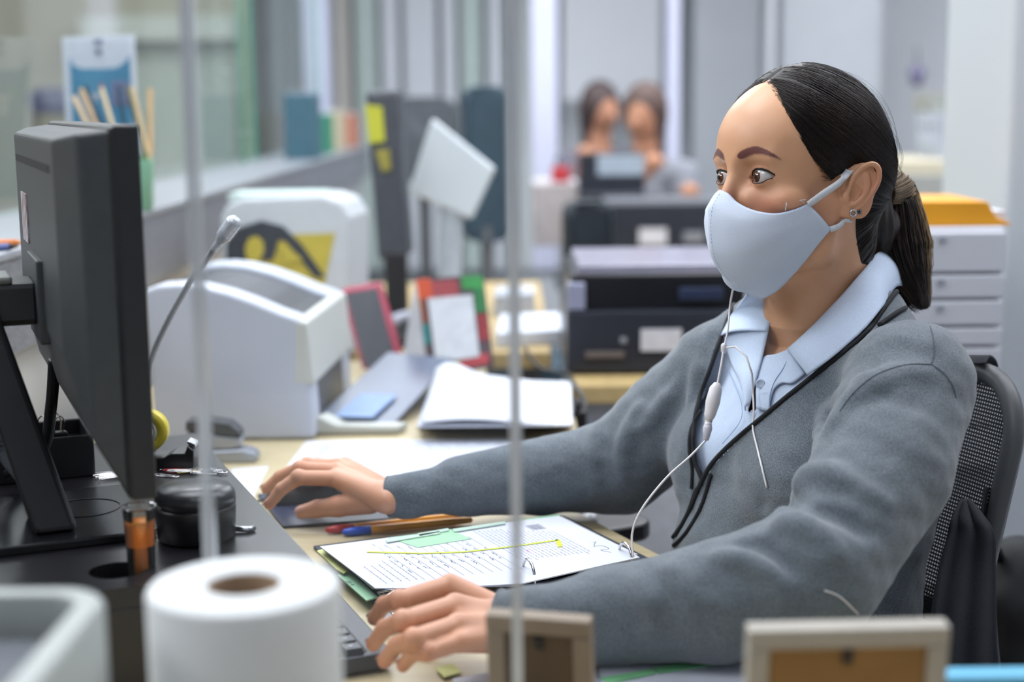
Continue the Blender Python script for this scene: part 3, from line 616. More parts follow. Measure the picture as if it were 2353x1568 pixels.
# ---- paper roll, grey bin, photo frames at the near edge
t = thing('paper_roll', 'white paper towel roll with cardboard core in the near foreground', 'paper roll', P(560, 1340, .90)*np.array([1, 1, 0])+np.array([0, 0, DESK]))
c = np.array([*P(560, 1342, .90)[:2], DESK]); hz = P(560, 1342, .90)[2]-DESK; PRM = mat('tissue', 'DDE0E0', .9, var=.015, scale=60, bump=.15, bscale=300)
MB().lathe([(.0225, 0), (.0575, 0), (.0585, .003), (.0585, hz-.003), (.0570, hz), (.0225, hz), (.0225, 0)], c, 64, None, False).build('roll', PRM, t, True, bevel=.001)
MB().lathe([(.0205, .001), (.0224, .001), (.0224, hz-.001), (.0205, hz-.001), (.0205, .001)], c, 40, None, False).build('core', mat('cardboard', '8B7258', .85, var=.08), t, True)
t = thing('storage_bin', 'pale grey plastic desk bin at the lower left corner', 'bin', (-.38, .72, DESK))
cx, cy, zt = -.38, .70, .972; m = MB(); outer = roundrect(.29, .28, .03, 6, cx, cy); inner = roundrect(.26, .25, .02, 6, cx, cy); N_o = len(outer)
vs = [(x, y, DESK) for x, y in outer]+[(x, y, zt-.004) for x, y in outer]+[(cx+(x-cx)*.985, cy+(y-cy)*.985, zt) for x, y in outer]+[(x, y, zt) for x, y in inner]+[(x, y, zt-.02) for x, y in inner]+[(cx+(x-cx)*.9, cy+(y-cy)*.9, DESK+.01) for x, y in inner]
m.add(vs, [(k*N_o+i, k*N_o+(i+1) % N_o, (k+1)*N_o+(i+1) % N_o, (k+1)*N_o+i) for k in range(5) for i in range(N_o)]+[tuple(range(N_o))[::-1], tuple(range(5*N_o, 6*N_o))]); m.build('tub', mat('bin_grey', 'B0B6B3', .45, var=.03), t, True, bevel=.002)
MB().prism(roundrect(.235, .225, .02, 6, cx, cy), DESK+.011, zt-.022).build('dark_fill', mat('bin_dark', '5A6068', .6, var=.1), t, bevel=.004)  # solid dark block filling the tub to just below its rim
def photo_frame(c, ang, w_, h_, fr, back, label, tilt=.12):
    t = thing('photo_frame', label, 'photo frame', c, 'photo frames at the near edge'); R_ = rotz(ang)@np.array([[1, 0, 0], [0, math.cos(tilt), -math.sin(tilt)], [0, math.sin(tilt), math.cos(tilt)]])
    b = .0135; m = MB()
    for lo, hi in (((-w_/2, 0, 0), (w_/2, .014, b)), ((-w_/2, 0, h_-b), (w_/2, .014, h_)), ((-w_/2, 0, b), (-w_/2+b, .014, h_-b)), ((w_/2-b, 0, b), (w_/2, .014, h_-b))): m.box(lo, hi, R_, c)
    m.build('frame', fr, t, bevel=.0015); MB().box((-w_/2+b, .0035, b), (w_/2-b, .008, h_-b), R_, c).build('back_board', back, t)
    MB().box((-.0035, .001, h_-b-.012), (.0035, .004, h_-b-.002), R_, c).build('hook', BPL, t, bevel=.001)
    MB().add([tuple(R_@np.array(q)+c) for q in ((-.016, .003, h_*.55), (.016, .003, h_*.55), (.022, -.045, .012), (-.022, -.045, .012))], [(0, 1, 2, 3)]).build('easel', back, t, solid=.003)
    MB().box((-w_/2+b, .0125, b), (w_/2-b, .0135, h_-b), R_, c).build('photo', mat('photo_front', '8C8F94', .3, var=.3, scale=20), t)
BRN = mat('frame_board', '9B7440', .7, var=.06, scale=30); FRS = mat('frame_pale', 'B3ADA2', .45, var=.05, scale=30)
a, b = P(1700, 1408, .96), P(2152, 1398, .96)
photo_frame(np.array([(a[0]+b[0])/2, a[1]-.012, DESK]), 0.03, (b[0]-a[0]), a[2]-DESK+.001, FRS, BRN, 'pale framed photo seen from behind with brown backing board')
a = P(1245, 1412, 1.085); photo_frame(np.array([a[0], a[1]+.0, DESK]), math.radians(-14), .078, a[2]-DESK+.003, mat('frame_taupe', '8F7F6C', .5, var=.05, scale=30), mat('frame_board_dark', '5F4E38', .7, var=.08), 'small taupe photo frame turned sideways in front of her cuff')
t = thing('folder', 'light blue folder edge at the lower right corner', 'folder', (.33, .96, DESK))
a = P(1940, 1562, 1.0); b = P(2420, 1552, 1.0); LB = mat('folder_blue', '5FB0D4', .5, var=.03)
MB().box((a[0], a[1], DESK), (b[0], a[1]+.022, a[2])).build('cover', LB, t, bevel=.002); MB().box((a[0]+.003, a[1]+.003, DESK+.003), (b[0]-.003, a[1]+.019, a[2]-.003)).build('papers', WPAPER, t)
# ---- acrylic screen between clerk and customers
t = thing('acrylic_screen', 'clear acrylic protective screen standing between camera and clerk', 'screen', (-.13, .98, DESK))
A_, B__ = np.array([P(1183, 800, .985)[0], .975]), np.array([P(458, 600, 1.0)[0], .99]); d2 = (B__-A_)/np.linalg.norm(B__-A_); n2 = np.array([-d2[1], d2[0]])*.0045
ACR = clear_mat('acrylic', 'F6F8FA', .10, .018); EDGE = clear_mat('acrylic_edge', 'F0F2F5', .3, .6, .2)
m = MB(); m.add([(*A_, DESK+.001), (*B__, DESK+.001), (*B__, 2.3), (*A_, 2.3)], [(0, 1, 2, 3)]); m.build('sheet', ACR, t)
for c, s in ((A_, -1), (B__, 1)):
    m = MB(); e = d2*s*.0038; m.prism([tuple(c-n2+e), tuple(c+n2+e), tuple(c+n2-e), tuple(c-n2-e)], DESK+.001, 2.3); m.build('polished_edge', EDGE, t)
for c in (A_+d2*.10, B__-d2*.10):
    m = MB(); m.prism([tuple(c+d2*a_*.03+n2/np.linalg.norm(n2)*b_*.06) for a_, b_ in ((-1, -1), (1, -1), (1, 1), (-1, 1))], DESK, DESK+.006); m.build('foot', EDGE, t)
rgk = random.Random(2); m = MB()
for k in range(9):                       # small scratches on the far part of the sheet
    s = rgk.uniform(.80, .97); c = A_+(B__-A_)*s; zz = 1.25+rgk.uniform(-.02, .09); L_ = rgk.uniform(.002, .008); off = n2*-1.02
    stroke(m, [np.array([*(c+off), zz]), np.array([*(c+off+d2*L_), zz+rgk.uniform(-.001, .001)])], .0006)
    m.add([(*(c+off), zz), (*(c+off+d2*L_), zz+.0005), (*(c+off+d2*L_), zz+.0011), (*(c+off), zz+.0006)], [(0, 1, 2, 3)])
m.build('scratches', mat('scratch', 'F0F2F4', .6), t)['kind'] = 'stuff'
# ================================================================= printers, calendar, phone on the desk
t = thing('printer', 'large pale grey printer with curved top and dark output recess', 'printer', G(540, 1018, DESK))
WPR = mat('printer_white', 'BFC5D2', .42, var=.015, scale=10); CRM = mat('printer_cream', 'C6C9C3', .45, var=.02)
fy = G(355, 1016, DESK)[1]+.0; DPT = 2.235
out = [(340, 662), (372, 651), (420, 648), (470, 653), (530, 668), (590, 690), (645, 714), (690, 730), (704, 738), (722, 1018), (356, 1016)]
pl = [np.array([P(x, y, DPT)[0], fy, max(P(x, y, DPT)[2], DESK+.002)]) for x, y in out]
MB().extrude(pl, (.004, .06, 0)).build('side_panel', WPR, t, bevel=.006, seg=3)
DY = np.array([.004, .06, 0]); pl2 = [p_+DY*1.0 for p_ in pl]; low = [p_-np.array([0, 0, .008]) if i < 9 else p_ for i, p_ in enumerate(pl2)]
MB().extrude(low, (.012, .22, 0)).build('body', mat('printer_dark', '2B2F39', .35, var=.1, scale=40), t, bevel=.003)
pl3 = [p_+np.array([.012, .22, 0]) for p_ in pl2]; MB().extrude(pl3, (.004, .08, 0)).build('side_panel', WPR, t, bevel=.006, seg=3)
e0, e1 = pl[8], pl3[8]; MB().extrude([pl[7]-np.array([.006, .0005, 0]), pl[8]+np.array([.003, -.0005, 0]), np.array([pl[9][0]+.002, fy-.0005, DESK+.085]), np.array([pl[9][0]-.03, fy-.0005, DESK+.085])], (.020, .36, 0)).build('front_panel', CRM, t, bevel=.004)
a = G(726, 1002, DESK)
MB().extrude([np.array([a[0]+x, a[1], DESK+.002+zz]) for x, zz in ((0, 0), (.125, 0), (.125, .012), (.03, .014), (0, .03))], (.015, .03, 0)).build('tray_lip', CRM, t, bevel=.003)
MB().extrude([np.array([a[0]+x, a[1]+.03, DESK+zz]) for x, zz in ((.0, .02), (.118, .008), (.118, .012), (.0, .025))], (.08, .36, .04)).build('paper_tray', mat('tray_smoke', '5E6A80', .3, var=.08, scale=8), t, bevel=.002)
MB().extrude([np.array([a[0]+x, a[1]+.028, DESK+zz]) for x, zz in ((.025, .0225), (.085, .0205), (.085, .0225), (.025, .0245))], (.03, .12, .012)).build('paper', mat('blue_paper', '8DA6CE', .6, var=.05), t)
# second pale device behind it with yellow and black artwork
t = thing('scanner_box', 'white rounded cabinet behind printer with yellow and black artwork', 'office machine', P(640, 640, 2.85))
o_ = [(505, 500), (520, 470), (560, 455), (740, 448), (785, 462), (806, 500), (800, 720), (500, 720)]; WB = mat('device_white', 'D0D5DA', .4, var=.02)
dd = 2.95; pl = [P(x, y, dd) for x, y in o_]; zb = DESK; pl = [np.array([p_[0], pl[0][1], max(p_[2], zb)]) for p_ in pl]; pl[-1][2] = zb; pl[-2][2] = zb
MB().extrude(pl, (0.02, .18, 0)).build('body', WB, t, bevel=.01, seg=3)
def decal(par, pts, m_, name, k=.002, yy=None):
    q = [P(x, y, dd) for x, y in pts]; q = [np.array([p_[0], (yy if yy is not None else pl[0][1])-k, p_[2]]) for p_ in q]; MB().extrude(q, (0, k*.8, 0)).build(name, m_, par)
DK = mat('art_dark', '3B4048', .5, var=.05); YE = mat('art_yellow', 'CDBB4C', .5, var=.04)
decal(t, [(520, 545), (770, 536), (742, 660), (520, 660)], YE, 'artwork_panel', .001)
decal(t, [(518, 560), (545, 525), (600, 507), (650, 520), (690, 560), (725, 610), (745, 640), (720, 640), (690, 600), (655, 555), (640, 552), (625, 600), (600, 600), (560, 600), (518, 610)], DK, 'artwork_arc', .003)
decal(t, [(562, 570), (572, 548), (590, 543), (604, 556), (605, 580), (592, 604), (572, 604), (564, 590)], YE, 'artwork_spot', .005)
decal(t, [(636, 560), (650, 556), (695, 600), (655, 606)], YE, 'artwork_spot', .005)
m = MB(); m.box((P(520, 450, dd)[0], pl[0][1]+.02, P(520, 462, dd)[2]), (P(740, 450, dd)[0], pl[0][1]+.17, P(520, 462, dd)[2]+.012)); m.build('papers', mat('mint_paper', 'CFE0DA', .7), t)
# phone handset in red case leaning on the tray
t = thing('smartphone', 'black screened device in a red case leaning beside the calendar', 'phone', G(860, 850, DESK))
d0 = 2.78; q = [P(779, 668, d0+.05), P(862, 655, d0+.05), P(918, 842, d0), P(832, 856, d0)]; q = [np.array(x) for x in q]; q[2][2] = q[3][2] = DESK+.01
MB().extrude(q, (.012, .022, .004)).build('case', mat('case_red', 'B23A55', .45, var=.05), t, bevel=.004)
c = sum(q)/4; qi = [c+(x-c)*np.array([.86, 1, .93])+np.array([.004, -.003, 0]) for x in q]; MB().extrude(qi, (.001, .002, 0)).build('display', mat('display_dark', '33363F', .3, var=.05), t)
# desk calendar
t = thing('desk_calendar', 'colourful standing desk calendar with white sheet', 'calendar', G(1040, 862, DESK))
d0 = 2.74; q = [P(956, 642, d0+.02), P(1108, 632, d0+.02), P(1132, 800, d0), P(985, 850, d0)]; q = [np.array(x) for x in q]
yb = q[3][1]; zl = DESK
face = [q[0], q[1], np.array([q[2][0], yb, zl+.02]), np.array([q[3][0], yb, zl])]
MB().extrude(face, (.002, .005, 0)).build('board', mat('cal_dark', '5B4B52', .6, var=.2, scale=30), t)
fc = lambda s, r, k=.0015: (face[0]*(1-s)+face[1]*s)*(1-r)+(face[3]*(1-s)+face[2]*s)*r+np.array([0, -k, 0])
def patch(s0, s1, r0, r1, m_, name, k=.0015): MB().extrude([fc(s0, r0, k), fc(s1, r0, k), fc(s1, r1, k), fc(s0, r1, k)], (0, .001, 0)).build(name, m_, t)
for a in ((0, .22, 0, .20, 'D5552F'), (.22, .62, .03, .2, 'A8484C'), (.68, 1, 0, .14, '3C9B4E'), (.84, 1, .14, .40, '2F7F48'), (0, .1, .2, .45, '8A4A34'), (0, .1, .45, .66, '2A7F80'), (.84, 1, .42, .70, '9E343C'), (0, .5, .88, 1, 'A9B62C'), (.5, .95, .84, .95, 'C0474C')):
    patch(a[0], a[1], a[2], a[3], mat('cal_'+a[4], a[4], .6, var=.08), 'printed_block')
patch(.14, .82, .20, .86, mat('cal_sheet', 'D9DCE2', .7), 'white_sheet', .004)
MB().extrude([q[0]+np.array([-.002, 0, 0]), face[3], np.array([face[3][0]-.05, yb-.03, zl]), np.array([face[3][0]-.05, yb-.02, zl+.015])], (0, .005, 0)).build('easel_leg', mat('cal_grey', 'BDBDC0', .6), t)
# black multifunction printer on the side desk
t = thing('printer', 'black multifunction printer with white label on the side desk', 'printer', G(1480, 856, DESK))
b0 = G(1318, 852, DESK); yb = b0[1]+.02; pd_ = (P(1500, 700, 2.8)[1])
def fbox(x0, x1, yt, y_b, d, dep, name, m_, par, bev=.004, dy=0):
    a = P(x0, yt, d); b = P(x1, y_b, d); yy = P((x0+x1)/2, (yt+y_b)/2, d)[1]+dy; return MB().box((a[0], yy, b[2]), (b[0], yy+dep, a[2])).build(name, m_, par, bevel=bev)
D1 = 2.745; BP2 = mat('printer_black', '2A2E38', .35, var=.06, scale=20); BP3 = mat('printer_blacker', '14161C', .3, var=.08, scale=20)
o = fbox(1302, 1720, 715, 856, D1, .38, 'base_unit', BP2, t); fbox(1312, 1716, 632, 716, D1, .36, 'scanner_unit', BP3, t, .006, .01); fbox(1330, 1716, 612, 634, D1, .34, 'lid', mat('lid_silver', '9C9AAC', .25, .2), t, .004, .02)
fbox(1304, 1345, 650, 712, D1, .05, 'control_panel', mat('panel_grey', '8D90A6', .4), t, .003, -.012); fbox(1560, 1662, 662, 690, D1, .02, 'handle', mat('handle_navy', '26314C', .3), t, .003, -.004)
fbox(1472, 1566, 756, 806, D1, .004, 'label', mat('label_white', 'D2D2DA', .6, var=.06, scale=60), t, 0, -.005); fbox(1345, 1435, 808, 822, D1, .006, 'slot', mat('slot_brown', '6B625F', .4), t, .001, -.004); fbox(1425, 1440, 775, 790, D1, .006, 'button', mat('btn_grey', '8A8D96', .4), t, .002, -.004)
t = thing('printer', 'black printer on the far desk with two pale stickers', 'printer', P(1520, 590, 4.75))
D2 = 4.74; fbox(1396, 1700, 466, 588, D2, .22, 'body', BP2, t, .01); fbox(1392, 1700, 462, 474, D2, .20, 'lid', mat('lid_grey', '6A6D76', .4), t, .004, .02); fbox(1468, 1532, 525, 562, D2, .004, 'label', MATS['label_white'], t, 0, -.006); fbox(1570, 1618, 532, 556, D2, .004, 'label', MATS['btn_grey'], t, 0, -.006)
t = thing('laptop', 'dark laptop with pale lit screen on the far desk', 'laptop', P(1430, 460, 5.2)); fbox(1330, 1482, 352, 455, 5.15, .02, 'screen_lid', BP2, t); fbox(1372, 1480, 356, 402, 5.15, .004, 'display', mat('display_pale', 'A9B6C4', .4), t, 0, -.006); fbox(1330, 1482, 448, 460, 5.0, .15, 'base', BP2, t)
t = thing('box', 'small red box on the far desk', 'box', P(1290, 420, 5.25)); fbox(1268, 1310, 386, 424, 5.2, .06, 'carton', mat('red_box', 'C2383F', .6, var=.05), t); fbox(1268, 1310, 384, 388, 5.2, .06, 'lid', mat('red_lid', 'A82F36', .6), t)
t = thing('box', 'pale cardboard box under the red box', 'box', P(1290, 520, 5.2)); fbox(1225, 1330, 424, 566, 5.2, .3, 'carton', mat('pale_box', 'B9B2B4', .7, var=.1), t); fbox(1225, 1330, 420, 428, 5.19, .3, 'lid', mat('pale_lid', 'C4C0C4', .7), t)
# dark office chairs in the background
def chair_back(x0, x1, yt, y_b, d, m_, label, ang=0.0):
    a = P(x0, yt, d); b = P(x1, y_b, d); c = (a+b)/2; w_, h_ = b[0]-a[0], a[2]-b[2]; t = thing('office_chair', label, 'chair', (c[0], c[1], 0)); R_ = rotz(ang)
    m = MB(); m.prism(roundrect(w_, h_, min(w_, h_)*.28, 6), 0, .05); vs = [R_@np.array([v[0], v[2]+.03*(1-(v[0]/(w_/2))**2), v[1]])+c for v in m.v]; mm2 = MB(); mm2.add(vs, m.f); mm2.build('backrest', m_, t, bevel=.012, seg=3)
    s0 = np.array([c[0], c[1]-.22, .46]); m = MB(); m.prism(roundrect(.46, .46, .08), 0, .07); q = MB(); q.add([np.array(v)+s0-np.array([0, 0, .04]) for v in m.v], m.f); q.build('seat', m_, t, bevel=.01)
    MB().tube([(c[0], c[1]+.03, b[2]+.05), (c[0], c[1]+.06, .5), (c[0], c[1]-.1, .42)], .022, 8).build('back_support', BPL, t, True); MB().tube([(c[0], c[1]-.22, .1), (c[0], c[1]-.22, .43)], .025, 10).build('column', BPL, t, True)
    for k in range(5): a_ = k*1.2566; MB().tube([(c[0], c[1]-.22, .10), (c[0]+.28*math.cos(a_), c[1]-.22+.28*math.sin(a_), .06)], [.025, .016], 8).build('leg', BPL, t, True); MB().lathe([(.005, -.015), (.026, -.014), (.026, .014), (.005, .015)], (c[0]+.28*math.cos(a_), c[1]-.22+.28*math.sin(a_), .027), 14, np.array([[0, 0, 1.], [1, 0, 0], [0, 1, 0]])).build('castor', BPL, t, True)
TEAL = mat('chair_teal', '2E4654', .7, var=.1, scale=20); CHN = mat('chair_navy', '1A2630', .6, var=.1, scale=20); CHG = mat('chair_grey', '5C6066', .7, var=.1, scale=20)
chair_back(1062, 1172, 198, 560, 4.65, TEAL, 'dark teal office chair left of the pale pillar'); chair_back(1298, 1420, 462, 640, 3.98, CHN, 'near black office chair in front of the far printer', .3); chair_back(884, 1060, 222, 420, 5.5, CHG, 'grey office chair behind the tilted white display')
# tilted white display and dark edge-on screen on the middle desk
t = thing('display_stand', 'white square display tilted on pale stand in middle distance', 'display', P(1030, 640, 3.5)); d0 = 3.5
q = [P(992, 272, d0), P(1136, 388, d0), P(1082, 505, d0), P(938, 442, d0)]; MB().extrude(q, (.004, .03, 0)).build('panel', mat('display_white', 'D6DEE2', .5, var=.02, scale=8), t, bevel=.006)
q = [P(965, 330, d0-.005), P(985, 300, d0-.005), P(945, 430, d0-.005), P(940, 440, d0-.005)]
b = P(1030, 640, d0); MB().tube(smoothpts([P(1040, 470, d0+.03), P(1035, 540, d0+.03), np.array([b[0], b[1], DESK+.015])], 6), [.028]*13, 12).build('neck', mat('neck_pale', 'B4BCC4', .5), t, True); MB().lathe([(.0005, .016), (.055, .014), (.07, .004), (.07, 0)], (b[0], b[1], DESK), 30).build('base', MATS['neck_pale'], t, True)
t = thing('tower_screen', 'dark screen seen edge on with yellow notes stuck to it', 'monitor', P(890, 620, 3.3)); d0 = 3.32
q = [P(838, 208, d0), P(912, 205, d0), P(940, 590, d0), P(868, 600, d0)]; MB().extrude(q, (.006, .10, 0)).build('housing', mat('tower_dark', '3E424A', .45, var=.1), t, bevel=.012, seg=3); b = P(905, 640, d0); MB().box((b[0]-.06, b[1]-.05, DESK), (b[0]+.08, b[1]+.16, DESK+.02)).build('base', BPL, t, bevel=.004); MB().box((b[0]-.02, b[1], DESK+.02), (b[0]+.03, b[1]+.04, P(900, 580, d0)[2])).build('neck', BPL, t, bevel=.004)
for pts, c in (([(838, 240), (878, 245), (884, 325), (848, 330)], 'C9C730'), ([(862, 345), (894, 342), (898, 390), (878, 395)], '9C9238')): MB().extrude([P(x, y, d0-.008) for x, y in pts], (0, .004, 0)).build('sticky_note', mat('note_'+c, c, .7, var=.05), t)
# black desk telephone with pale handset
t = thing('telephone', 'black desk telephone with pale handset on the middle desk', 'telephone', P(890, 640, 3.05)); b = P(905, 655, 3.05); b[2] = DESK
MB().extrude([b+np.array([-.07, 0, 0]), b+np.array([.08, 0, 0]), b+np.array([.08, 0, .03]), b+np.array([-.07, 0, .03])], (0, .16, 0)).build('body', BPL, t, bevel=.006); MB().tube(smoothpts([b+np.array([-.01, .02, .055]), b+np.array([.02, .05, .062]), b+np.array([.055, .10, .05])], 6), [.02, .016, .013, .012, .012, .012, .012, .012, .012, .013, .016, .018, .02][:13], 10).build('handset', mat('handset', 'B9BCCB', .3), t, True)
# black keyboard/cable clutter and white boxes by the calendar
for (pts, c, lb, h_) in (([(1140, 800), (1290, 790), (1285, 748), (1150, 752)], 'DDE3F0', 'white note box on the desk right of the calendar', .03), ([(1135, 728), (1230, 722), (1225, 700), (1140, 704)], 'B7BDC8', 'grey paper tray on the desk behind the white note box', .05)):
    t = thing('box', lb, 'box', G(*pts[0], DESK)); m = MB(); m.prism(top(pts, DESK), DESK, DESK+h_*.8); m.build('carton', mat('bx_'+c, c, .6), t, bevel=.003); m = MB(); m.prism(top(pts, DESK), DESK+h_*.8, DESK+h_); m.build('lid', mat('bx_'+c, c, .6), t, bevel=.002)
tag(MB().tube(smoothpts([G(1205, 800, DESK+.004), G(1240, 845, DESK+.004), G(1300, 860, DESK+.004), P(1318, 880, 2.5), P(1345, 930, 2.42), P(1330, 970, 2.40)], 8), .004, 8).build('power_cable', BPL, None, True), 'black power cable hanging over the desk edge beside paper stack', 'cable')
t = thing('power_plug', 'black plug lying at the end of the cable above her sleeve', 'plug', P(1328, 960, 2.40)); b = P(1328, 960, 2.40); MB().box(b-np.array([.014, .01, .02]), b+np.array([.014, .01, .012])).build('housing', BPL, t, bevel=.004); MB().tube([b, b+np.array([0, 0, .03])], .006, 8).build('strain_relief', BPL, t, True)
# ---- counter ledge things
LZ = 1.062
def ledge(px, x): d = -x*FPX/(IW/2-px); return d
t = thing('plant_pot', 'mint green pot with a small plant on the counter ledge', 'pot', (-.70, 2.8, LZ))
c = np.array([P(322, 480, 2.76)[0]-.008, P(322, 480, 2.76)[1], LZ]); MB().lathe([(.026, 0), (.032, .002), (.036, .092), (.037, .094), (.033, .094), (.031, .07), (.0005, .07)], c, 36).build('pot', mat('mint', '8FC7A8', .5, var=.03), t, True)
GRN = mat('leaf', '2F7A38', .6, var=.2, scale=40)
for k in range(22):
    a = rg.uniform(0, 6.28) if hasattr(rg, 'uniform') else 0; r_ = random.Random(k).uniform(.005, .024); b = c+np.array([r_*math.cos(a), r_*math.sin(a), .07]); e = b+np.array([.012*math.cos(a), .012*math.sin(a), .028+.012*random.Random(k+9).random()])
    n_ = np.array([-math.sin(a), math.cos(a), 0])*.005; MB().add([b, (b+e)/2+n_, e, (b+e)/2-n_], [(0, 1, 2, 3)]).build('leaf', GRN, t, solid=.0008)
for k, (x0, y0_, x1, y1_, cc, lb) in enumerate(((170, 222, 268, 430, 'D9BC93', 'leftmost pale wooden stick in the green pot'), (186, 205, 280, 430, 'CFAE84', 'second pale wooden stick in the green pot'), (196, 196, 290, 420, '26465C', 'dark blue pencil leaning left in the green pot'), (233, 202, 300, 430, 'DCC7A0', 'upright cream pencil in the green pot'), (272, 197, 306, 430, '1E4258', 'thin dark teal pencil in the green pot'), (292, 200, 338, 370, '55604F', 'olive pencil leaning right in the green pot'), (303, 200, 344, 372, 'C9B18A', 'tan pencil leaning right in the green pot'), (345, 205, 346, 360, 'CDAA78', 'light brown stick at the right side of the pot'))):
    dd_ = 2.77+.012*(k % 3); tag(MB().tube([P(x0, y0_, dd_), P(x1, y1_, dd_-.01)], [.0045, .0045], 6).build('pencil', mat('pencil_'+cc, cc, .6), None), lb, 'pencil', 'pencils in the green pot')
t = thing('leaflet_holder', 'blue and white leaflet in a clear stand on the ledge', 'leaflet', (-.80, 2.9, LZ)); dd = 2.90
q = [P(143, 86, dd), P(308, 80, dd), P(322, 470, dd-.02), P(160, 482, dd-.02)]; q = [np.array(x) for x in q]; q[2][2] = q[3][2] = LZ+.002; MB().extrude(q, (0, .004, 0)).build('card', mat('leaflet_white', 'C7CDD6', .5, var=.03), t)
lf = lambda s, r, k=.0015: (q[0]*(1-s)+q[1]*s)*(1-r)+(q[3]*(1-s)+q[2]*s)*r-np.array([0, k, 0])
blu = [lf(.09, .12), lf(.14, .17), lf(.25, .19), lf(.5, .195), lf(.75, .19), lf(.86, .16), lf(.93, .12), lf(.95, .95), lf(.11, .95)]; MB().extrude(blu, (0, .001, 0)).build('blue_print', mat('leaflet_blue', '3F88A8', .5, var=.12, scale=14, col2='2F7798'), t)
for s0, s1, r0, r1, c in ((.30, .50, .34, .36, 'B9BEC4'), (.36, .44, .36, .46, 'B9BEC4'), (.66, .9, .27, .42, '6F7496'), (.5, .56, .28, .34, '9A6E86'), (.25, .32, .30, .33, '4FA08A'), (.45, .55, .02, .05, '6E7696'), (.46, .54, .08, .11, '5C6378')):
    MB().extrude([lf(s0, r0, .003), lf(s1, r0, .003), lf(s1, r1, .003), lf(s0, r1, .003)], (0, .001, 0)).build('printed_shape', mat('lf_'+c, c, .6, var=.08), t)
MB().extrude([p_-np.array([0, .006, 0]) for p_ in q], (0, .002, 0)).build('clear_cover', clear_mat('leaf_clear', 'FAFBFC', .05, .0), t)
# folders and boxes standing further along the ledge
for (x0, x1, yt, c, lb) in ((652, 722, 215, '3E6878', 'teal box standing on the far ledge'), (722, 752, 262, '2F8E6C', 'green folder on the far ledge'), (755, 782, 255, 'CDBFA0', 'cream folder on the far ledge'), (784, 816, 262, 'C07A62', 'salmon folder on the far ledge')):
    d = -(-.76)*FPX/(IW/2-(x0+x1)/2); b = P((x0+x1)/2, 300, d); w_ = (x1-x0)*d/FPX; tp = P(x0, yt, d)[2]; t = thing('folder', lb, 'folder', (b[0], b[1], LZ)); cc = mat('fold_'+c, c, .6, var=.08)
    MB().box((b[0]-w_/2, b[1], LZ), (b[0]+w_/2, b[1]+.22, tp)).build('cover', cc, t, bevel=.004); MB().box((b[0]-w_*.4, b[1]+.004, LZ+.004), (b[0]+w_*.4, b[1]+.226, tp+.003)).build('papers', WPAPER, t)
for (px, c, lb) in ((22, 'DD7A24', 'orange pen lying on the granite ledge'), (10, '5B68A0', 'blue corded pen lying on the granite ledge')):
    b = P(px, 548 if px == 22 else 575, 2.06 if px == 22 else 2.0); b[2] = LZ+.005; t = thing('pen', lb, 'pen', b); MB().tube([b-np.array([.04, .02, 0]), b+np.array([.006, 0, 0])], .005, 10).build('barrel', mat('penb_'+c, c, .4), t, True); MB().tube([b+np.array([.006, 0, 0]), b+np.array([.018, .004, 0])], [.005, .001], 10).build('tip', BPL if px == 10 else mat('penb_'+c, c, .4), t, True)
# teller glass panes on the ledge
GL = clear_mat('teller_glass', 'E6EFEA', .035, .03); GE = mat('glass_edge', '5FA98E', .25, var=.1, scale=8)
for (ya, yb_, lb) in ((1.98, 5.05, 'tall teller glass pane with green edge on the counter ledge'), (5.25, 7.1, 'further teller glass pane along the counter ledge')):
    t = thing('glass_pane', lb, 'glass', (-.90, (ya+yb_)/2, LZ)); MB().add([(-.90, ya, LZ), (-.90, yb_, LZ), (-.90, yb_, 2.2), (-.90, ya, 2.2)], [(0, 1, 2, 3)]).build('pane', GL, t)
    for y in (ya, yb_): MB().box((-.906, y-.003, LZ), (-.894, y+.003, 2.2)).build('polished_edge', GE, t)
    MB().box((-.906, ya, 2.195), (-.894, yb_, 2.2)).build('top_edge', GE, t)
# signs on the customers' wall
c = P(105, 135, 7.3); RX2 = np.array([[1, 0, 0], [0, 0, 1.0], [0, -1, 0]]); t = thing('wall_sign', 'round green sign on the beige wall', 'sign', c); MB().lathe([(.0005, .012), (.056, .012), (.060, .008), (.060, 0)], c, 30, np.array([[1, 0, 0], [0, 0, -1.0], [0, 1, 0]])).build('disc', mat('sign_green', '4FB489', .5, var=.05), t, True); MB().box(c+np.array([-.035, -.014, -.012]), c+np.array([.035, -.012, .012])).build('emblem', mat('sign_pale', '8FD0B4', .5), t)
c = P(112, 232, 6.9); t = thing('waiting_chair', 'dark blue rounded waiting chair back below the green sign', 'chair', (c[0], c[1], 0)); m = MB(); m.prism(roundrect(.19, .12, .05, 6), 0, .04); q_ = MB(); q_.add([np.array([v[0], v[2], v[1]])+c for v in m.v], m.f); q_.build('backrest', mat('wait_blue', '4C5378', .6, var=.1), t, bevel=.01)
for s in (-1, 1): MB().tube([c+np.array([s*.08, .03, 0]), np.array([c[0]+s*.08, c[1]+.03, 0])], .012, 8).build('leg', METAL, t, True)
MB().box(c+np.array([-.10, -.28, -.62]), c+np.array([.10, .03, -.58])).build('seat', MATS['wait_blue'], t, bevel=.01)
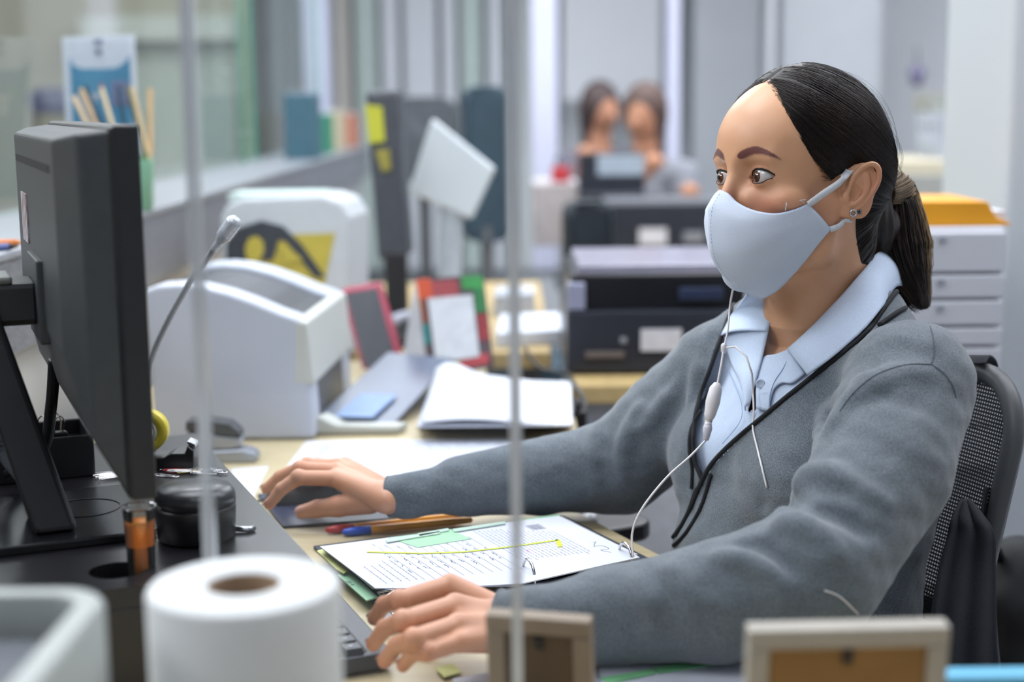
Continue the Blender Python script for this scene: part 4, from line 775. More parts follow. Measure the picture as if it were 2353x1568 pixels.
# ---- right side: white drawer cabinet, orange folder, far counter
t = thing('filing_cabinet', 'white filing cabinet with wide drawers behind her ponytail', 'cabinet', (P(2180, 700, 2.32)[0], P(2180, 700, 2.32)[1], 0)); dC = 2.32; WC = mat('cabinet_white', 'CFD2DB', .5, var=.015, scale=6)
a, b = P(2010, 526, dC), P(2320, 526, dC); MB().box((a[0], a[1]+.02, 0), (b[0], a[1]+.26, a[2])).build('body', WC, t, bevel=.004)
ys = [532, 632, 693, 758, 806, 900, 1000, 1100]
for i in range(len(ys)-1):
    z1_, z0_ = P(2150, ys[i]+3, dC)[2], P(2150, ys[i+1]-3, dC)[2]; o = MB().box((a[0]+.004, a[1], z0_), (b[0]-.004, a[1]+.02, z1_)).build('drawer', WC, t, bevel=.003)
    MB().box((a[0]+.1, a[1]-.004, z1_-.012), (b[0]-.1, a[1], z1_-.006)).build('handle', mat('drawer_pull', 'A9AEBA', .5), None).parent = o
t = thing('folder', 'bright orange folder lying on the white filing cabinet', 'folder', (P(2200, 500, 2.36)[0], P(2200, 500, 2.36)[1], P(2200, 526, dC)[2])); zc = P(2010, 526, dC)[2]
q = [P(2088, 522, 2.36), P(2318, 522, 2.36), P(2318, 512, 2.36), P(2285, 500, 2.36), P(2262, 462, 2.36), P(2090, 462, 2.36)]; yy = P(2010, 526, dC)[1]+.03; q = [np.array([x[0], yy, max(x[2], zc)]) for x in q]
MB().extrude(q, (0, .20, 0)).build('cover', mat('folder_orange', 'E8A01F', .5, var=.05, scale=8), t, bevel=.003); MB().box((q[0][0]+.06, yy+.02, zc), (q[1][0]-.002, yy+.19, zc+.022)).build('papers', WPAPER, t)
t = thing('counter', 'cream far counter with grey cupboards behind cabinet', 'counter', P(2200, 500, 4.9)); fbox(2000, 2420, 372, 400, 4.9, .6, 'worktop', mat('counter_cream', 'CFC6AE', .5), t); fbox(2010, 2420, 400, 1120, 4.95, .55, 'base', mat('counter_grey', 'A4A5A0', .6), t)
for x in (2100, 2190, 2280): fbox(x, x+82, 410, 820, 4.93, .02, 'door', mat('counter_door', 'A9AAA5', .6, var=.03), t, .003)
for (x0, x1, y0_, y1_, d, c, lb) in ((2140, 2325, 212, 262, 5.25, '9FA29C', 'grey archive box on shelf above the far counter'), (2150, 2236, 262, 364, 5.1, 'A9B0BC', 'pale grey paper pile at left on the far counter'), (2246, 2325, 275, 364, 5.05, 'B4BACB', 'bluish paper pile at right on the far counter')):
    t = thing('box' if 'box' in lb else 'paper_pile', lb, 'box' if 'box' in lb else 'paper pile', P((x0+x1)/2, y1_, d))
    n_s = 4
    for k in range(n_s): fbox(x0+(k % 2)*3, x1-(k % 3)*3, y0_+(y1_-y0_)*k/n_s, y0_+(y1_-y0_)*(k+1)/n_s, d, .25, 'layer', mat('lay_%s%d' % (c, k % 2), c, .7, var=.06+.05*(k % 2)), t, .002)
t = thing('desk_device', 'dark low office device at the right end of far counter', 'device', P(2310, 390, 4.6)); fbox(2268, 2330, 352, 370, 4.95, .08, 'body', mat('device_brown', '4A4540', .5), t, .01); fbox(2275, 2328, 345, 353, 4.95, .07, 'lid', BPL, t, .003)
c = P(2107, 175, 7.3); t = thing('wall_hanging', 'small violet ornament hanging on the grey wall', 'ornament', c); MB().tube([c+np.array([0, 0, .06]), c+np.array([0, 0, .02]), c-np.array([0, 0, .05])], [.012, .045, .02], 10).build('body', mat('violet', '7C7896', .6, var=.1), t, True); MB().tube([c+np.array([0, 0, .06]), c+np.array([0, .02, .14])], .004, 6).build('cord', BPL, t, True)
# ---- two colleagues far behind
def colleague(px, py, d, face, hair_c, top_c, label, hands, hair_r=.115):
    c = P(px, py, d); f_ = np.array([math.sin(face), math.cos(face), 0]); l_ = np.array([-f_[1], f_[0], 0]); t = thing('person', label, 'person', (c[0], c[1], 0)); B = lambda a, b, h: c+l_*a+f_*b+np.array([0, 0, h])
    Ff = Field(c-np.array([.42, .42, .75]), c+np.array([.42, .42, .17]), .009)
    Ff.ell(B(0, 0, .02), (.072, .09, .105)); Ff.cone(B(0, -.02, -.06), B(0, -.03, -.16), .05, .052, .02); Ff.cone(B(-.15, -.03, -.21), B(.15, -.03, -.21), .05, .05, .03); Ff.ell(B(0, -.03, -.40), (.15, .10, .24), None, .04); Ff.cone(B(0, .085, .005), B(0, .098, -.02), .010, .012, .012)
    for s, h in zip((-1, 1), hands): Ff.chain([B(s*.17, -.03, -.22), B(s*.22, .06, -.46), h*.4+B(s*.2, .1, -.45)*.6, h], [.048, .04, .034, .032], .02); Ff.ell(h, (.04, .035, .03), None, .01)
    v, f = Ff.nets(); me = np_mesh('body', v, f); me.materials.append(mat('skin_far', 'C08A6E', .6, var=.05)); o = bpy.data.objects.new('body', me); COL.objects.link(o); o.parent = t; o.matrix_parent_inverse = Matrix.Translation(t.location).inverted()
    Fh = Field(c-np.array([.2, .2, .3]), c+np.array([.2, .2, .2]), .009); Fh.ell(B(0, -.025, .04), (hair_r*.8, hair_r*.95, hair_r)); Fh.cone(B(0, -.06, 0), B(0, -.08, -.2), .075, .05, .04); Fh.ell(B(0, .10, -.03), (.07, .06, .09), None, .02, 's')
    v, f = Fh.nets(); me = np_mesh('hair', v, f); me.materials.append(mat('hair_'+hair_c, hair_c, .6, var=.2)); o = bpy.data.objects.new('hair', me); COL.objects.link(o); o.parent = t; o.matrix_parent_inverse = Matrix.Translation(t.location).inverted()
    Ft = Field(c-np.array([.42, .42, .75]), c+np.array([.42, .42, 0]), .009); Ft.cone(B(-.15, -.03, -.22), B(.15, -.03, -.22), .062, .062, .03); Ft.ell(B(0, -.03, -.42), (.17, .125, .26), None, .04)
    for s, h in zip((-1, 1), hands): Ft.chain([B(s*.17, -.03, -.22), B(s*.22, .06, -.46), h*.55+B(s*.2, .1, -.45)*.45], [.06, .052, .044], .02)
    v, f = Ft.nets(); me = np_mesh('top', v, f); me.materials.append(mat('top_'+top_c, top_c, .8, var=.08)); o = bpy.data.objects.new('top', me); COL.objects.link(o); o.parent = t; o.matrix_parent_inverse = Matrix.Translation(t.location).inverted()
colleague(1385, 262, 6.75, 2.6, '4A3A3A', '6C6A78', 'far colleague with dark hair at the left behind far desk', [P(1345, 350, 6.45), P(1430, 400, 6.45)])
colleague(1478, 275, 5.95, 3.6, '5E4842', '8F939E', 'far colleague with brown hair in grey top at right', [P(1505, 372, 5.75), P(1585, 440, 5.75)])
chair_back(1345, 1425, 330, 470, 6.95, CHG, 'grey chair behind the dark haired far colleague'); chair_back(1440, 1520, 340, 480, 6.25, CHN, 'dark chair behind the brown haired far colleague')
# ================================================================= the clerk
HO = np.array([0.31107, 1.58964, 1.14957])
HR = np.array([[0.51252295, -0.85742994, 0.04619648], [-0.85709835, -0.50758464, 0.08797866], [0.05198692, 0.08468602, 0.99505057]])
def HP(*a):                 # head coordinates in mm (her left, forward, up) to the room
    a = np.asarray(a if len(a) > 1 else a[0], float); return HO+a*1e-3@HR.T
def HL(v): return ((np.asarray(v)-HO)@HR)*1e3
SF = np.array([-.885, -.465, 0]); SL = np.array([.465, -.885, 0]); TC = np.array([.328, 1.605, 1.0])
TR = np.stack([SL, SF, np.array([0, 0, 1.0])], 1)
def TP(l, f, z): return TC+l*SL+f*SF+np.array([0, 0, z])
def TL(v): return (np.asarray(v)-TC)@TR
mm = 1e-3

def torso(F, g=0.0):
    F.ell(TP(0, -.010, -.15), (.150+g, .104+g, .165+g), TR); F.ell(TP(0, .022, -.30), (.148+g, .120+g, .17+g), TR, .05); F.ell(TP(0, .025, -.45), (.175+g, .145+g, .16+g), TR, .05)
    for s in (1, -1):
        F.ell(TP(s*.074, .052, -.15), (.066+g, .060+g, .066+g), TR, .04)
        F.cone(TP(0, -.026, .026), TP(s*.135, -.016, -.046), .052+g, .046+g, .04)
def skin_material():
    m = bpy.data.materials.new('skin'); m.use_nodes = True; nt = m.node_tree; N = nt.nodes; L = nt.links; b = N['Principled BSDF']
    at = N.new('ShaderNodeAttribute'); at.attribute_name = 'tint'; at.attribute_type = 'GEOMETRY'
    br = N.new('ShaderNodeAttribute'); br.attribute_name = 'brow'; br.attribute_type = 'GEOMETRY'
    tc = N.new('ShaderNodeTexCoord'); nz = N.new('ShaderNodeTexNoise'); nz.inputs['Scale'].default_value = 60; nz.inputs['Detail'].default_value = 5; L.new(tc.outputs['Object'], nz.inputs['Vector'])
    c1 = N.new('ShaderNodeMixRGB'); c1.inputs[1].default_value = (*lin('DFAA86'), 1); c1.inputs[2].default_value = (*lin('D5A07A'), 1); L.new(nz.outputs['Fac'], c1.inputs[0])
    c2 = N.new('ShaderNodeMixRGB'); c2.inputs[2].default_value = (*lin('C8745E'), 1); L.new(c1.outputs[0], c2.inputs[1]); L.new(at.outputs['Fac'], c2.inputs[0])
    c3 = N.new('ShaderNodeMixRGB'); c3.inputs[2].default_value = (*lin('62353A'), 1); L.new(c2.outputs[0], c3.inputs[1]); L.new(br.outputs['Fac'], c3.inputs[0])
    L.new(c3.outputs[0], b.inputs['Base Color']); b.inputs['Roughness'].default_value = .40; b.inputs['Specular IOR Level'].default_value = .5
    b.inputs['Subsurface Weight'].default_value = .0; b.inputs['Subsurface Radius'].default_value = (1.0, .35, .18); b.inputs['Subsurface Scale'].default_value = .006
    n2 = N.new('ShaderNodeTexNoise'); n2.inputs['Scale'].default_value = 900; L.new(tc.outputs['Object'], n2.inputs['Vector'])
    bp = N.new('ShaderNodeBump'); bp.inputs['Strength'].default_value = .12; bp.inputs['Distance'].default_value = .0006; L.new(n2.outputs['Fac'], bp.inputs['Height']); L.new(bp.outputs['Normal'], b.inputs['Normal'])
    return m
SKIN = skin_material()
person = thing('person', 'clerk in grey cardigan, light blue shirt and face mask with dark hair tied in ponytail', 'person', (0.36, 1.62, 0.0))

# ---- head, neck and upper chest
def cranium(F, k=.02):
    F.ell(HP(0, 2, 50), (72*mm, 92*mm, 82*mm), HR)
    F.ell(HP(0, 48, 45), (60*mm, 50*mm, 62*mm), HR, k)
    F.ell(HP(0, -45, 30), (62*mm, 48*mm, 58*mm), HR, k)
    F.cone(HP(0, -22, -5), HP(0, -34, -70), 52*mm, 50*mm, .03)
F = Field(HO+np.array([-.125, -.125, -.215]), HO+np.array([.135, .135, .15]), .00115)
cranium(F)
F.ell(HP(0, 38, -24), (56*mm, 56*mm, 60*mm), HR, .03)
for s in (1, -1):
    F.cone(HP(0, 74, -80), HP(s*46, 14, -56), 15*mm, 15*mm, .022)
    F.cone(HP(s*46, 14, -56), HP(s*56, 8, -10), 15*mm, 14*mm, .02)
    F.ell(HP(s*46, 56, -8), (18*mm, 18*mm, 16*mm), HR, .022)
    F.cone(HP(s*8, 90, 31), HP(s*42, 80, 35), 7.5*mm, 6*mm, .012)
    F.ell(HP(s*31, 99, 18), (21*mm, 14*mm, 14*mm), HR, .018, 's')
    F.ell(HP(s*19, 96, 17), (9*mm, 11*mm, 14*mm), HR, .012, 's')
    F.ell(HP(s*29.5, 76, 16), (13.6*mm,)*3, HR, .006)
    F.ell(HP(s*16, 84, -8), (10*mm, 8*mm, 10*mm), HR, .014)
    F.ell(HP(s*36, 70, -11), (16*mm, 8*mm, 9*mm), HR, .02)
F.ell(HP(0, 74, -84), (19*mm, 17*mm, 15*mm), HR, .015)
F.cone(HP(0, 90, 22), HP(0, 105, -12), 7*mm, 7.5*mm, .012)
F.cone(HP(0, 104, -10), HP(0, 112, -20), 7.5*mm, 9*mm, .006)
F.ell(HP(0, 92, -52), (24*mm, 14*mm, 14*mm), HR, .015)
# eye openings
for s in (1, -1):
    ec = np.array([s*29.5, 76, 16.0])
    def almond(X, Y, Z):
        px, py, pz = X-HO[0], Y-HO[1], Z-HO[2]
        q = [(px*HR[0, i]+py*HR[1, i]+pz*HR[2, i])*1e3 for i in range(3)]
        a = (q[0]-ec[0])*s/16.0; z = q[2]-ec[2]-a*1.2; aa = np.clip(np.abs(a), 0, 1.3)
        u_ = 7.9*(1-aa**2.2); l_ = -7.2*(1-aa**2.0)
        return np.maximum(np.maximum(z-u_, l_-z), 76-q[1])*mm*.8
    c = HP(*ec); F.apply(almond, c-.019, c+.024, .0012, 's')
# ears
for s in (1, -1):
    e0 = np.array([s*67, 7, 0.0]); e1 = np.array([s*.46, -.885, 0]); e2 = np.array([s*.12, -.22, .968]); en = -np.cross(e1, e2)*s
    E_ = lambda a, b, c=0: HP(*(e0+e1*a+e2*b+en*c))
    RE = HR@np.stack([e1, e2/np.linalg.norm(e2), en/np.linalg.norm(en)], 1)
    F.ell(E_(17, 5, -.5), (17*mm, 27*mm, 4.2*mm), RE, .005)
    F.ell(E_(22, 17, -1), (13*mm, 18*mm, 3.2*mm), RE, .004)
    F.ell(E_(14, 6, -6), (12*mm, 20*mm, 7*mm), RE, .006)
    F.ell(E_(12, -16, 0), (10*mm, 9*mm, 3.6*mm), RE, .004)
    F.ell(E_(15, 2, 5.5), (9*mm, 11*mm, 6*mm), RE, .003, 's')
    F.ell(E_(25, 20, 5.5), (6*mm, 12*mm, 4*mm), RE, .003, 's')
    hx = smoothpts([E_(6, 4, 3), E_(7, 18, 3), E_(13, 30, 3), E_(23, 34.5, 3), E_(31, 29, 3), E_(34.5, 16, 2.5), E_(31, 1, 2), E_(24, -11, 1.5), E_(15, -20, 1)], 4)
    F.chain(hx, np.linspace(2.7, 2.6, len(hx))*mm, .002)
    ah = smoothpts([E_(20, 24, 2.0), E_(25, 12, 2.6), E_(24, 1, 2.6), E_(18, -8, 2.4), E_(11, -10, 2.2)], 4)
    F.chain(ah, np.full(len(ah), 2.4*mm), .003)
    F.ell(E_(6, -3, 3), (4*mm, 6.5*mm, 4*mm), RE, .004)
# neck and chest
F.cone(HP(0, -12, -30), TP(0, -.012, .02), 51*mm, 55*mm, .02)
F.cone(TP(0, -.002, .01), TP(0, .014, -.06), 52*mm, 52*mm, .03)
for s in (1, -1):
    F.cone(TP(0, -.018, .012), TP(s*.12, -.016, -.055), 38*mm, 30*mm, .03)
    F.cone(HP(s*48, -12, -20), TP(s*.012, .040, -.012), 11*mm, 9*mm, .02)
F.ell(TP(0, -.004, -.14), (.138, .088, .14), TR, .03)
hv, hf = F.nets(); hv = relax(hv, hf, 1, .35)
l0 = HL(hv); l0[:, 0] = np.abs(l0[:, 0]); de = np.linalg.norm((l0-np.array([30, 86, 16]))/np.array([1.15, 1, 1]), axis=1); dr = np.linalg.norm(l0-np.array([82, -8, 6]), axis=1)
hv = relax(hv, hf, 30, .6, np.clip((de-14)/6, 0, 1)*np.clip((dr-36)/8, 0, 1))
# skin stays just inside the shirt below the neck
Fs = Field(np.array([.08, 1.30, .76]), np.array([.58, 1.92, 1.10]), .0026); torso(Fs, -.001)
Fs.cone(TP(.10, -.014, -.055), P(2085, 900, 1.47), .045, .050, .03); Fs.cone(TP(-.10, -.014, -.055), P(1645, 855, 1.74), .045, .050, .03)
fv = Fs.at(hv); t0 = TL(hv); push = np.clip(fv+.003, 0, .06)*np.clip((.01-t0[:, 2])/.02, 0, 1); push[fv > .05] *= np.where(t0[fv > .05, 2] < -.02, 1, 0)
hv = hv-normals(hv, hf)*push[:, None]
hb = BVHTree.FromPolygons(hv.tolist(), hf.tolist())
hl = HL(hv)
# eyebrow strokes, found on the face once on her left side and mirrored
brow_l = []
for (px, py) in [(1680, 367), (1700, 359), (1718, 350), (1737, 345), (1757, 349), (1776, 357), (1796, 367)]:
    q, _ = hit(hb, px, py)
    if q is not None and HL(q)[0] > 7: brow_l.append(HL(q))
brow_l = np.array(smoothpts(brow_l, 6)); bw = np.interp(np.linspace(0, 1, len(brow_l)), [0, .08, .4, .8, 1], [3.4, 4.8, 4.4, 2.4, .6])
def browfac(l):
    q = l.copy(); q[:, 0] = np.abs(q[:, 0]); r = np.zeros(len(q)); ok = (q[:, 1] > 40) & (q[:, 2] > 15) & (q[:, 2] < 60); d = np.full(ok.sum(), -9.0)
    for c, w_ in zip(brow_l, bw): d = np.maximum(d, w_-np.linalg.norm(q[ok]-c, axis=1))
    r[ok] = np.clip((d+.3)/1.5, 0, 1); return r
def tintfac(l):
    g = lambda c, r: np.exp(-(((l-np.array(c))/np.array(r))**2).sum(1))
    a = np.abs(l[:, 0]); q = l.copy(); q[:, 0] = a
    gq = lambda c, r: np.exp(-(((q-np.array(c))/np.array(r))**2).sum(1))
    return np.clip(.55*gq((40, 80, -14), (22, 25, 14))+.6*gq((8, 110, -8), (12, 14, 14))+.45*gq((88, -28, 5), (18, 25, 30))+.4*gq((31, 88, 16), (18, 10, 11))+.25*gq((60, 30, -20), (30, 30, 30)), 0, 1)

# ---- hands
def hand(F, wrist, mcp, pip, tip, thumb, lift, rad, arm_to, wr=.024):
    palm = np.mean(mcp, 0)
    F.cone(arm_to, wrist, wr*1.04, wr, .0)
    for i, m_ in enumerate(mcp):
        w_ = wrist+(m_-palm)*.45
        F.cone(w_, m_, .0145, .0105*rad[i]/.0085, .012)
    F.cone(wrist*.5+palm*.5-np.array([0, 0, .004]), palm-np.array([0, 0, .006]), .017, .013, .012)
    for i in range(4):
        dip = pip[i]*.42+tip[i]*.58+np.array([0, 0, lift[i]]); r = rad[i]
        F.cone(mcp[i], pip[i], r*1.08, r, .0035); F.cone(pip[i], dip, r, r*.88, .003); F.cone(dip, tip[i], r*.88, r*.74, .003)
        F.ell(pip[i]+np.array([0, 0, r*.12]), (r*1.06,)*3, None, .004)
    F.chain(thumb, [.0155, .0125, .0105, .0085][:len(thumb)], .006)
bodies = [(hv, hf)]
nails = []
def hand_mesh(**k):
    ap = np.array([k['wrist'], k['arm_to']]+k['mcp']+k['pip']+k['tip']+k['thumb']); Fh = Field(ap.min(0)-.036, ap.max(0)+.036, .00105); hand(Fh, **k); v, f = Fh.nets(); return relax(v, f, 2, .4), f
z = DESK
nw = G(1152, 1437, z+.044); nw2 = G(1235, 1440, z+.046)
n_mcp = [G(1034, 1346, z+.066), G(1046, 1392, z+.066), G(1052, 1437, z+.061), G(1056, 1476, z+.053)]
n_pip = [G(916, 1381, z+.066), G(925, 1429, z+.070), G(950, 1470, z+.063), G(982, 1500, z+.052)]
n_tip = [G(860, 1422, z+.040), G(858, 1481, z+.036), G(884, 1520, z+.034), G(926, 1531, z+.036)]
n_th = [G(1110, 1455, z+.040), G(1040, 1420, z+.034), G(985, 1405, z+.03), G(950, 1402, z+.027)]
bodies.append(hand_mesh(wrist=nw, mcp=n_mcp, pip=n_pip, tip=n_tip, thumb=n_th, lift=[.006]*4, rad=[.0088, .0090, .0086, .0076], arm_to=nw2))
fwr = G(893, 1143, z+.047); fwr2 = G(950, 1140, z+.05)
f_mcp = [G(770, 1100, z+.060), G(775, 1083, z+.064), G(783, 1072, z+.062), G(795, 1068, z+.055)]
f_pip = [G(686, 1098, z+.066), G(690, 1078, z+.068), G(706, 1069, z+.062), G(728, 1068, z+.05)]
f_tip = [G(619, 1160, z+.034), G(612, 1124, z+.036), G(640, 1112, z+.03), G(668, 1105, z+.025)]
f_th = [G(850, 1152, z+.040), G(778, 1164, z+.030), G(730, 1170, z+.024), G(694, 1177, z+.020)]
bodies.append(hand_mesh(wrist=fwr, mcp=f_mcp, pip=f_pip, tip=f_tip, thumb=f_th, lift=[.005]*4, rad=[.0088, .0090, .0086, .0076], arm_to=fwr2, wr=.0195))
# ---- hidden part of the body under the clothes, coarse
Fb = Field((-.25, 1.15, .40), (.62, 2.0, 1.05), .007)
Fb.ell(TP(0, -.01, -.17), (.125, .08, .16), TR); Fb.ell(TP(0, .03, -.36), (.14, .11, .18), TR, .03); Fb.ell(TP(0, 0, -.48), (.165, .13, .12), TR, .03)
nS, nE = P(2085, 900, 1.47), P(1850, 1340, 1.315); fS, fE = P(1645, 855, 1.74), P(1425, 1075, 1.79)
Fb.chain([TP(.1, 0, -.06), nS, P(2030, 1080, 1.405), nE, P(1640, 1385, 1.315), P(1400, 1415, 1.325), nw2], [.03, .036, .036, .034, .032, .03, .025], .02); Fb.chain([TP(-.1, 0, -.06), fS, fE, P(1250, 1095, 1.79), P(1060, 1118, 1.755), fwr2], [.03, .036, .034, .03, .024, .018], .02)
for s in (1, -1): Fb.chain([TP(s*.09, .0, -.48), TP(s*.1, .36, -.50), TP(s*.11, .40, -.60)], [.085, .06, .05], .02)
bodies.append(Fb.nets())
off = 0; BV = []; BF = []
for v, f in bodies: BV.append(v); BF.append(f+off); off += len(v)
BV = np.concatenate(BV); BF = np.concatenate(BF); BF = BF[np.isfinite(BV[BF].sum((1, 2)))]; u_, inv = np.unique(BF, return_inverse=True); BV = BV[u_]; BF = inv.reshape(BF.shape); bl = HL(BV)
me = np_mesh('body', BV, BF); me.materials.append(SKIN)
tf = tintfac(bl); bf = browfac(bl)
tips = np.array(n_mcp+n_tip+n_pip+f_tip+f_pip+[n_th[-1], f_th[-1], f_th[0]])
tf[len(hv):] = np.maximum(tf[len(hv):], .30)
for c in tips: tf = np.maximum(tf, .75*np.exp(-((BV-c)**2).sum(1)/.011**2))
me.attributes.new('tint', 'FLOAT', 'POINT').data.foreach_set('value', tf.astype(np.float32))
me.attributes.new('brow', 'FLOAT', 'POINT').data.foreach_set('value', (bf*.0).astype(np.float32))
body = bpy.data.objects.new('body', me); COL.objects.link(body)
def pchild(o): o.parent = person; o.matrix_parent_inverse = Matrix.Translation(person.location).inverted(); return o
pchild(body)
# finger nails
NAIL = mat('nail', 'D3A08E', .25, var=.03)
for tp_, pp_, r_ in [(a, b, .0070) for a, b in zip(n_tip, n_pip)]+[(a, b, .0070) for a, b in zip(f_tip[:2], f_pip[:2])]+[(f_th[-1], f_th[-2], .0085)]:
    d_ = tp_-pp_; d_ /= np.linalg.norm(d_); u2 = np.array([0, 0, 1.0])-d_*d_[2]; u2 = u2/np.linalg.norm(u2); 
    if tp_ is f_th[-1]: u2 = u2*.55-fw*.8; u2 -= d_*(u2@d_); u2 /= np.linalg.norm(u2)
    s2 = np.cross(d_, u2); rows = []
    for a_ in np.linspace(-1, 1, 9): rows.append([tuple(tp_+d_*(.0055*a_*(1 if a_ > 0 else 1.15)+.0012)+s2*(.0046*b_*math.sqrt(max(1-a_*a_*.75, .05)))+u2*(r_*(.99-.18*b_*b_)-.0016*max(a_, 0)**2)) for b_ in np.linspace(-1, 1, 7)])
    MB().grid(rows).build('nail', NAIL, person, True, solid=-.0006)
# eyebrows as thin raised patches of the face surface
hn = normals(hv, hf); b_all = browfac(hl)
for s in (1, -1):
    msk = (b_all > .001) & (hl[:, 0]*s > 0); v2, f2, ix = keep(hv+hn*.0004, hf, msk)
    if len(f2):
        e = np_mesh('eyebrow', v2, f2); e.materials.append(SKIN)
        e.attributes.new('tint', 'FLOAT', 'POINT').data.foreach_set('value', np.zeros(len(v2), np.float32))
        gr = np.clip(b_all[ix]*.92, 0, 1)
        e.attributes.new('brow', 'FLOAT', 'POINT').data.foreach_set('value', gr.astype(np.float32))
        o = bpy.data.objects.new('eyebrow', e); COL.objects.link(o); pchild(o); o['label'] = 'reddish brown shaped eyebrow'
# eyes
def eye_material():
    m = bpy.data.materials.new('eye'); m.use_nodes = True; nt = m.node_tree; N = nt.nodes; L = nt.links; b = N['Principled BSDF']
    tc = N.new('ShaderNodeTexCoord'); sp = N.new('ShaderNodeSeparateXYZ'); L.new(tc.outputs['Object'], sp.inputs[0])
    cb = N.new('ShaderNodeCombineXYZ'); L.new(sp.outputs[0], cb.inputs[0]); L.new(sp.outputs[2], cb.inputs[1])
    ln = N.new('ShaderNodeVectorMath'); ln.operation = 'LENGTH'; L.new(cb.outputs[0], ln.inputs[0])
    dv = N.new('ShaderNodeMath'); dv.operation = 'DIVIDE'; dv.inputs[1].default_value = .012; L.new(ln.outputs['Value'], dv.inputs[0])
    r = N.new('ShaderNodeValToRGB'); e = r.color_ramp.elements; e[0].position = 0; e[0].color = (.004, .003, .003, 1); e[1].position = 1; e[1].color = (.62, .58, .57, 1)
    for p_, c in ((.19, (.004, .003, .003, 1)), (.22, (.10, .035, .014, 1)), (.42, (.13, .045, .018, 1)), (.48, (.03, .012, .007, 1)), (.52, (.60, .57, .56, 1))):
        q = e.new(p_); q.color = c
    L.new(dv.outputs[0], r.inputs[0]); L.new(r.outputs[0], b.inputs['Base Color']); b.inputs['Roughness'].default_value = .06; b.inputs['Coat Weight'].default_value = 1
    return m
EYE = eye_material()
for s in (1, -1):
    mb = MB(); prof = [(max(12*math.sin(a), .05)*mm, -12*math.cos(a)*mm) for a in np.linspace(.01, math.pi-.01, 28)]
    # bulge of the cornea at the front
    prof = [(r*1.0, z_+(max(0, 1-(r/(6*mm))**2)*.9*mm if z_ > 0 else 0)) for r, z_ in prof]
    mb.lathe(prof, n=36, R=np.array([[1, 0, 0], [0, 0, 1.0], [0, -1.0, 0]]))
    o = mb.build('eyeball', EYE, None, True); g = np.array([-.07, 1, .0]); g /= np.linalg.norm(g)
    xg = np.cross(g, [0, 0, 1]); xg /= np.linalg.norm(xg); RR = HR@np.stack([xg, g, np.cross(xg, g)], 1); c = HP(s*29.5, 76.2, 16)
    o.matrix_world = Matrix.Translation(person.location).inverted() @ (Matrix.Translation(c.tolist()) @ Matrix(RR.tolist()).to_4x4()); o.parent = person
    # dark lash line along the lids
    for up_ in (1, -1):
        pts = []
        for a in np.linspace(-.97, 1.0, 22):
            zz = (7.9*(1-abs(a)**2.2) if up_ > 0 else -7.2*(1-abs(a)**2.0))+a*1.2+(.25 if up_ > 0 else -.1)
            xx = a*15.7; yy = math.sqrt(max(13.5**2-min(xx*xx*.86+zz*zz, 13.4**2), 1)); q = HP(s*29.5+s*xx, 76+yy, 16+zz)
            qq = hb.find_nearest(Vector(q)); q = np.array(qq[0])+np.array(qq[1])*.0004
            pts.append(q)
        rr = np.interp(np.linspace(0, 1, len(pts)), [0, .3, .75, 1], [.4, .9, 1.1, .6] if up_ > 0 else [.25, .3, .4, .3])*mm
        MB().tube(pts, rr, 6).build('eyelashes', mat('lash', '17110F', .7, var=.1), person, True)

# ---- face mask
SEAM = [(0, 110, 1), (0, 121, -18), (0, 122, -41), (0, 116, -67), (0, 99, -88), (0, 76, -101), (0, 48, -110)]
TOP = [(0, 110, 1), (12, 109, -3), (25, 107, -12), (42, 99, -19.5), (56, 84, -22), (63, 66, -18), (67, 50, -11)]
BOT = [(0, 48, -110), (14, 50, -106), (30, 49, -97), (50, 41, -74), (61, 28, -50), (68, 19, -35)]
EDG = [(67, 50, -11), (68.5, 34, -23), (68, 19, -35)]
def samp(pts, n):
    c = np.array(smoothpts(pts, 12)); d = np.r_[0, np.cumsum(np.linalg.norm(np.diff(c, axis=0), axis=1))]; t = np.linspace(0, d[-1], n)
    return np.stack([np.interp(t, d, c[:, i]) for i in range(3)], 1)
NU, NV = 36, 40
t_, b_, s_, e_ = samp(TOP, NU), samp(BOT, NU), samp(SEAM, NV), samp(EDG, NV)
ug = np.linspace(0, 1, NU)[None, :, None]; vg = np.linspace(0, 1, NV)[:, None, None]
MK = (1-vg)*t_[None]+vg*b_[None]+(1-ug)*s_[:, None]+ug*e_[:, None]-((1-ug)*(1-vg)*t_[0]+ug*(1-vg)*t_[-1]+(1-ug)*vg*b_[0]+ug*vg*b_[-1])
bul = np.sin(np.pi*ug)**1.0*np.sin(np.pi*vg)**.9; dirn = np.array([.72, .62, -.25]); MK = MK+bul*2.5*dirn
wr = np.sin(np.pi*vg)*np.sin(np.pi*np.clip(ug*1.15, 0, 1))
MK[..., 0:1] += wr*.7*np.sin(vg*17+ug*3.5); MK[..., 1:2] += wr*.6*np.sin(vg*13-ug*6+1)
mm_l = MK.copy(); mm_r = MK*np.array([-1, 1, 1])
mm_r[..., 1] -= 15*(1-np.exp(mm_r[..., 0]/22))*np.sin(np.pi*np.clip(vg[..., 0]*.9+.05, 0, 1))**.5
full = np.concatenate([mm_r[:, ::-1], mm_l[:, 1:]], 1)
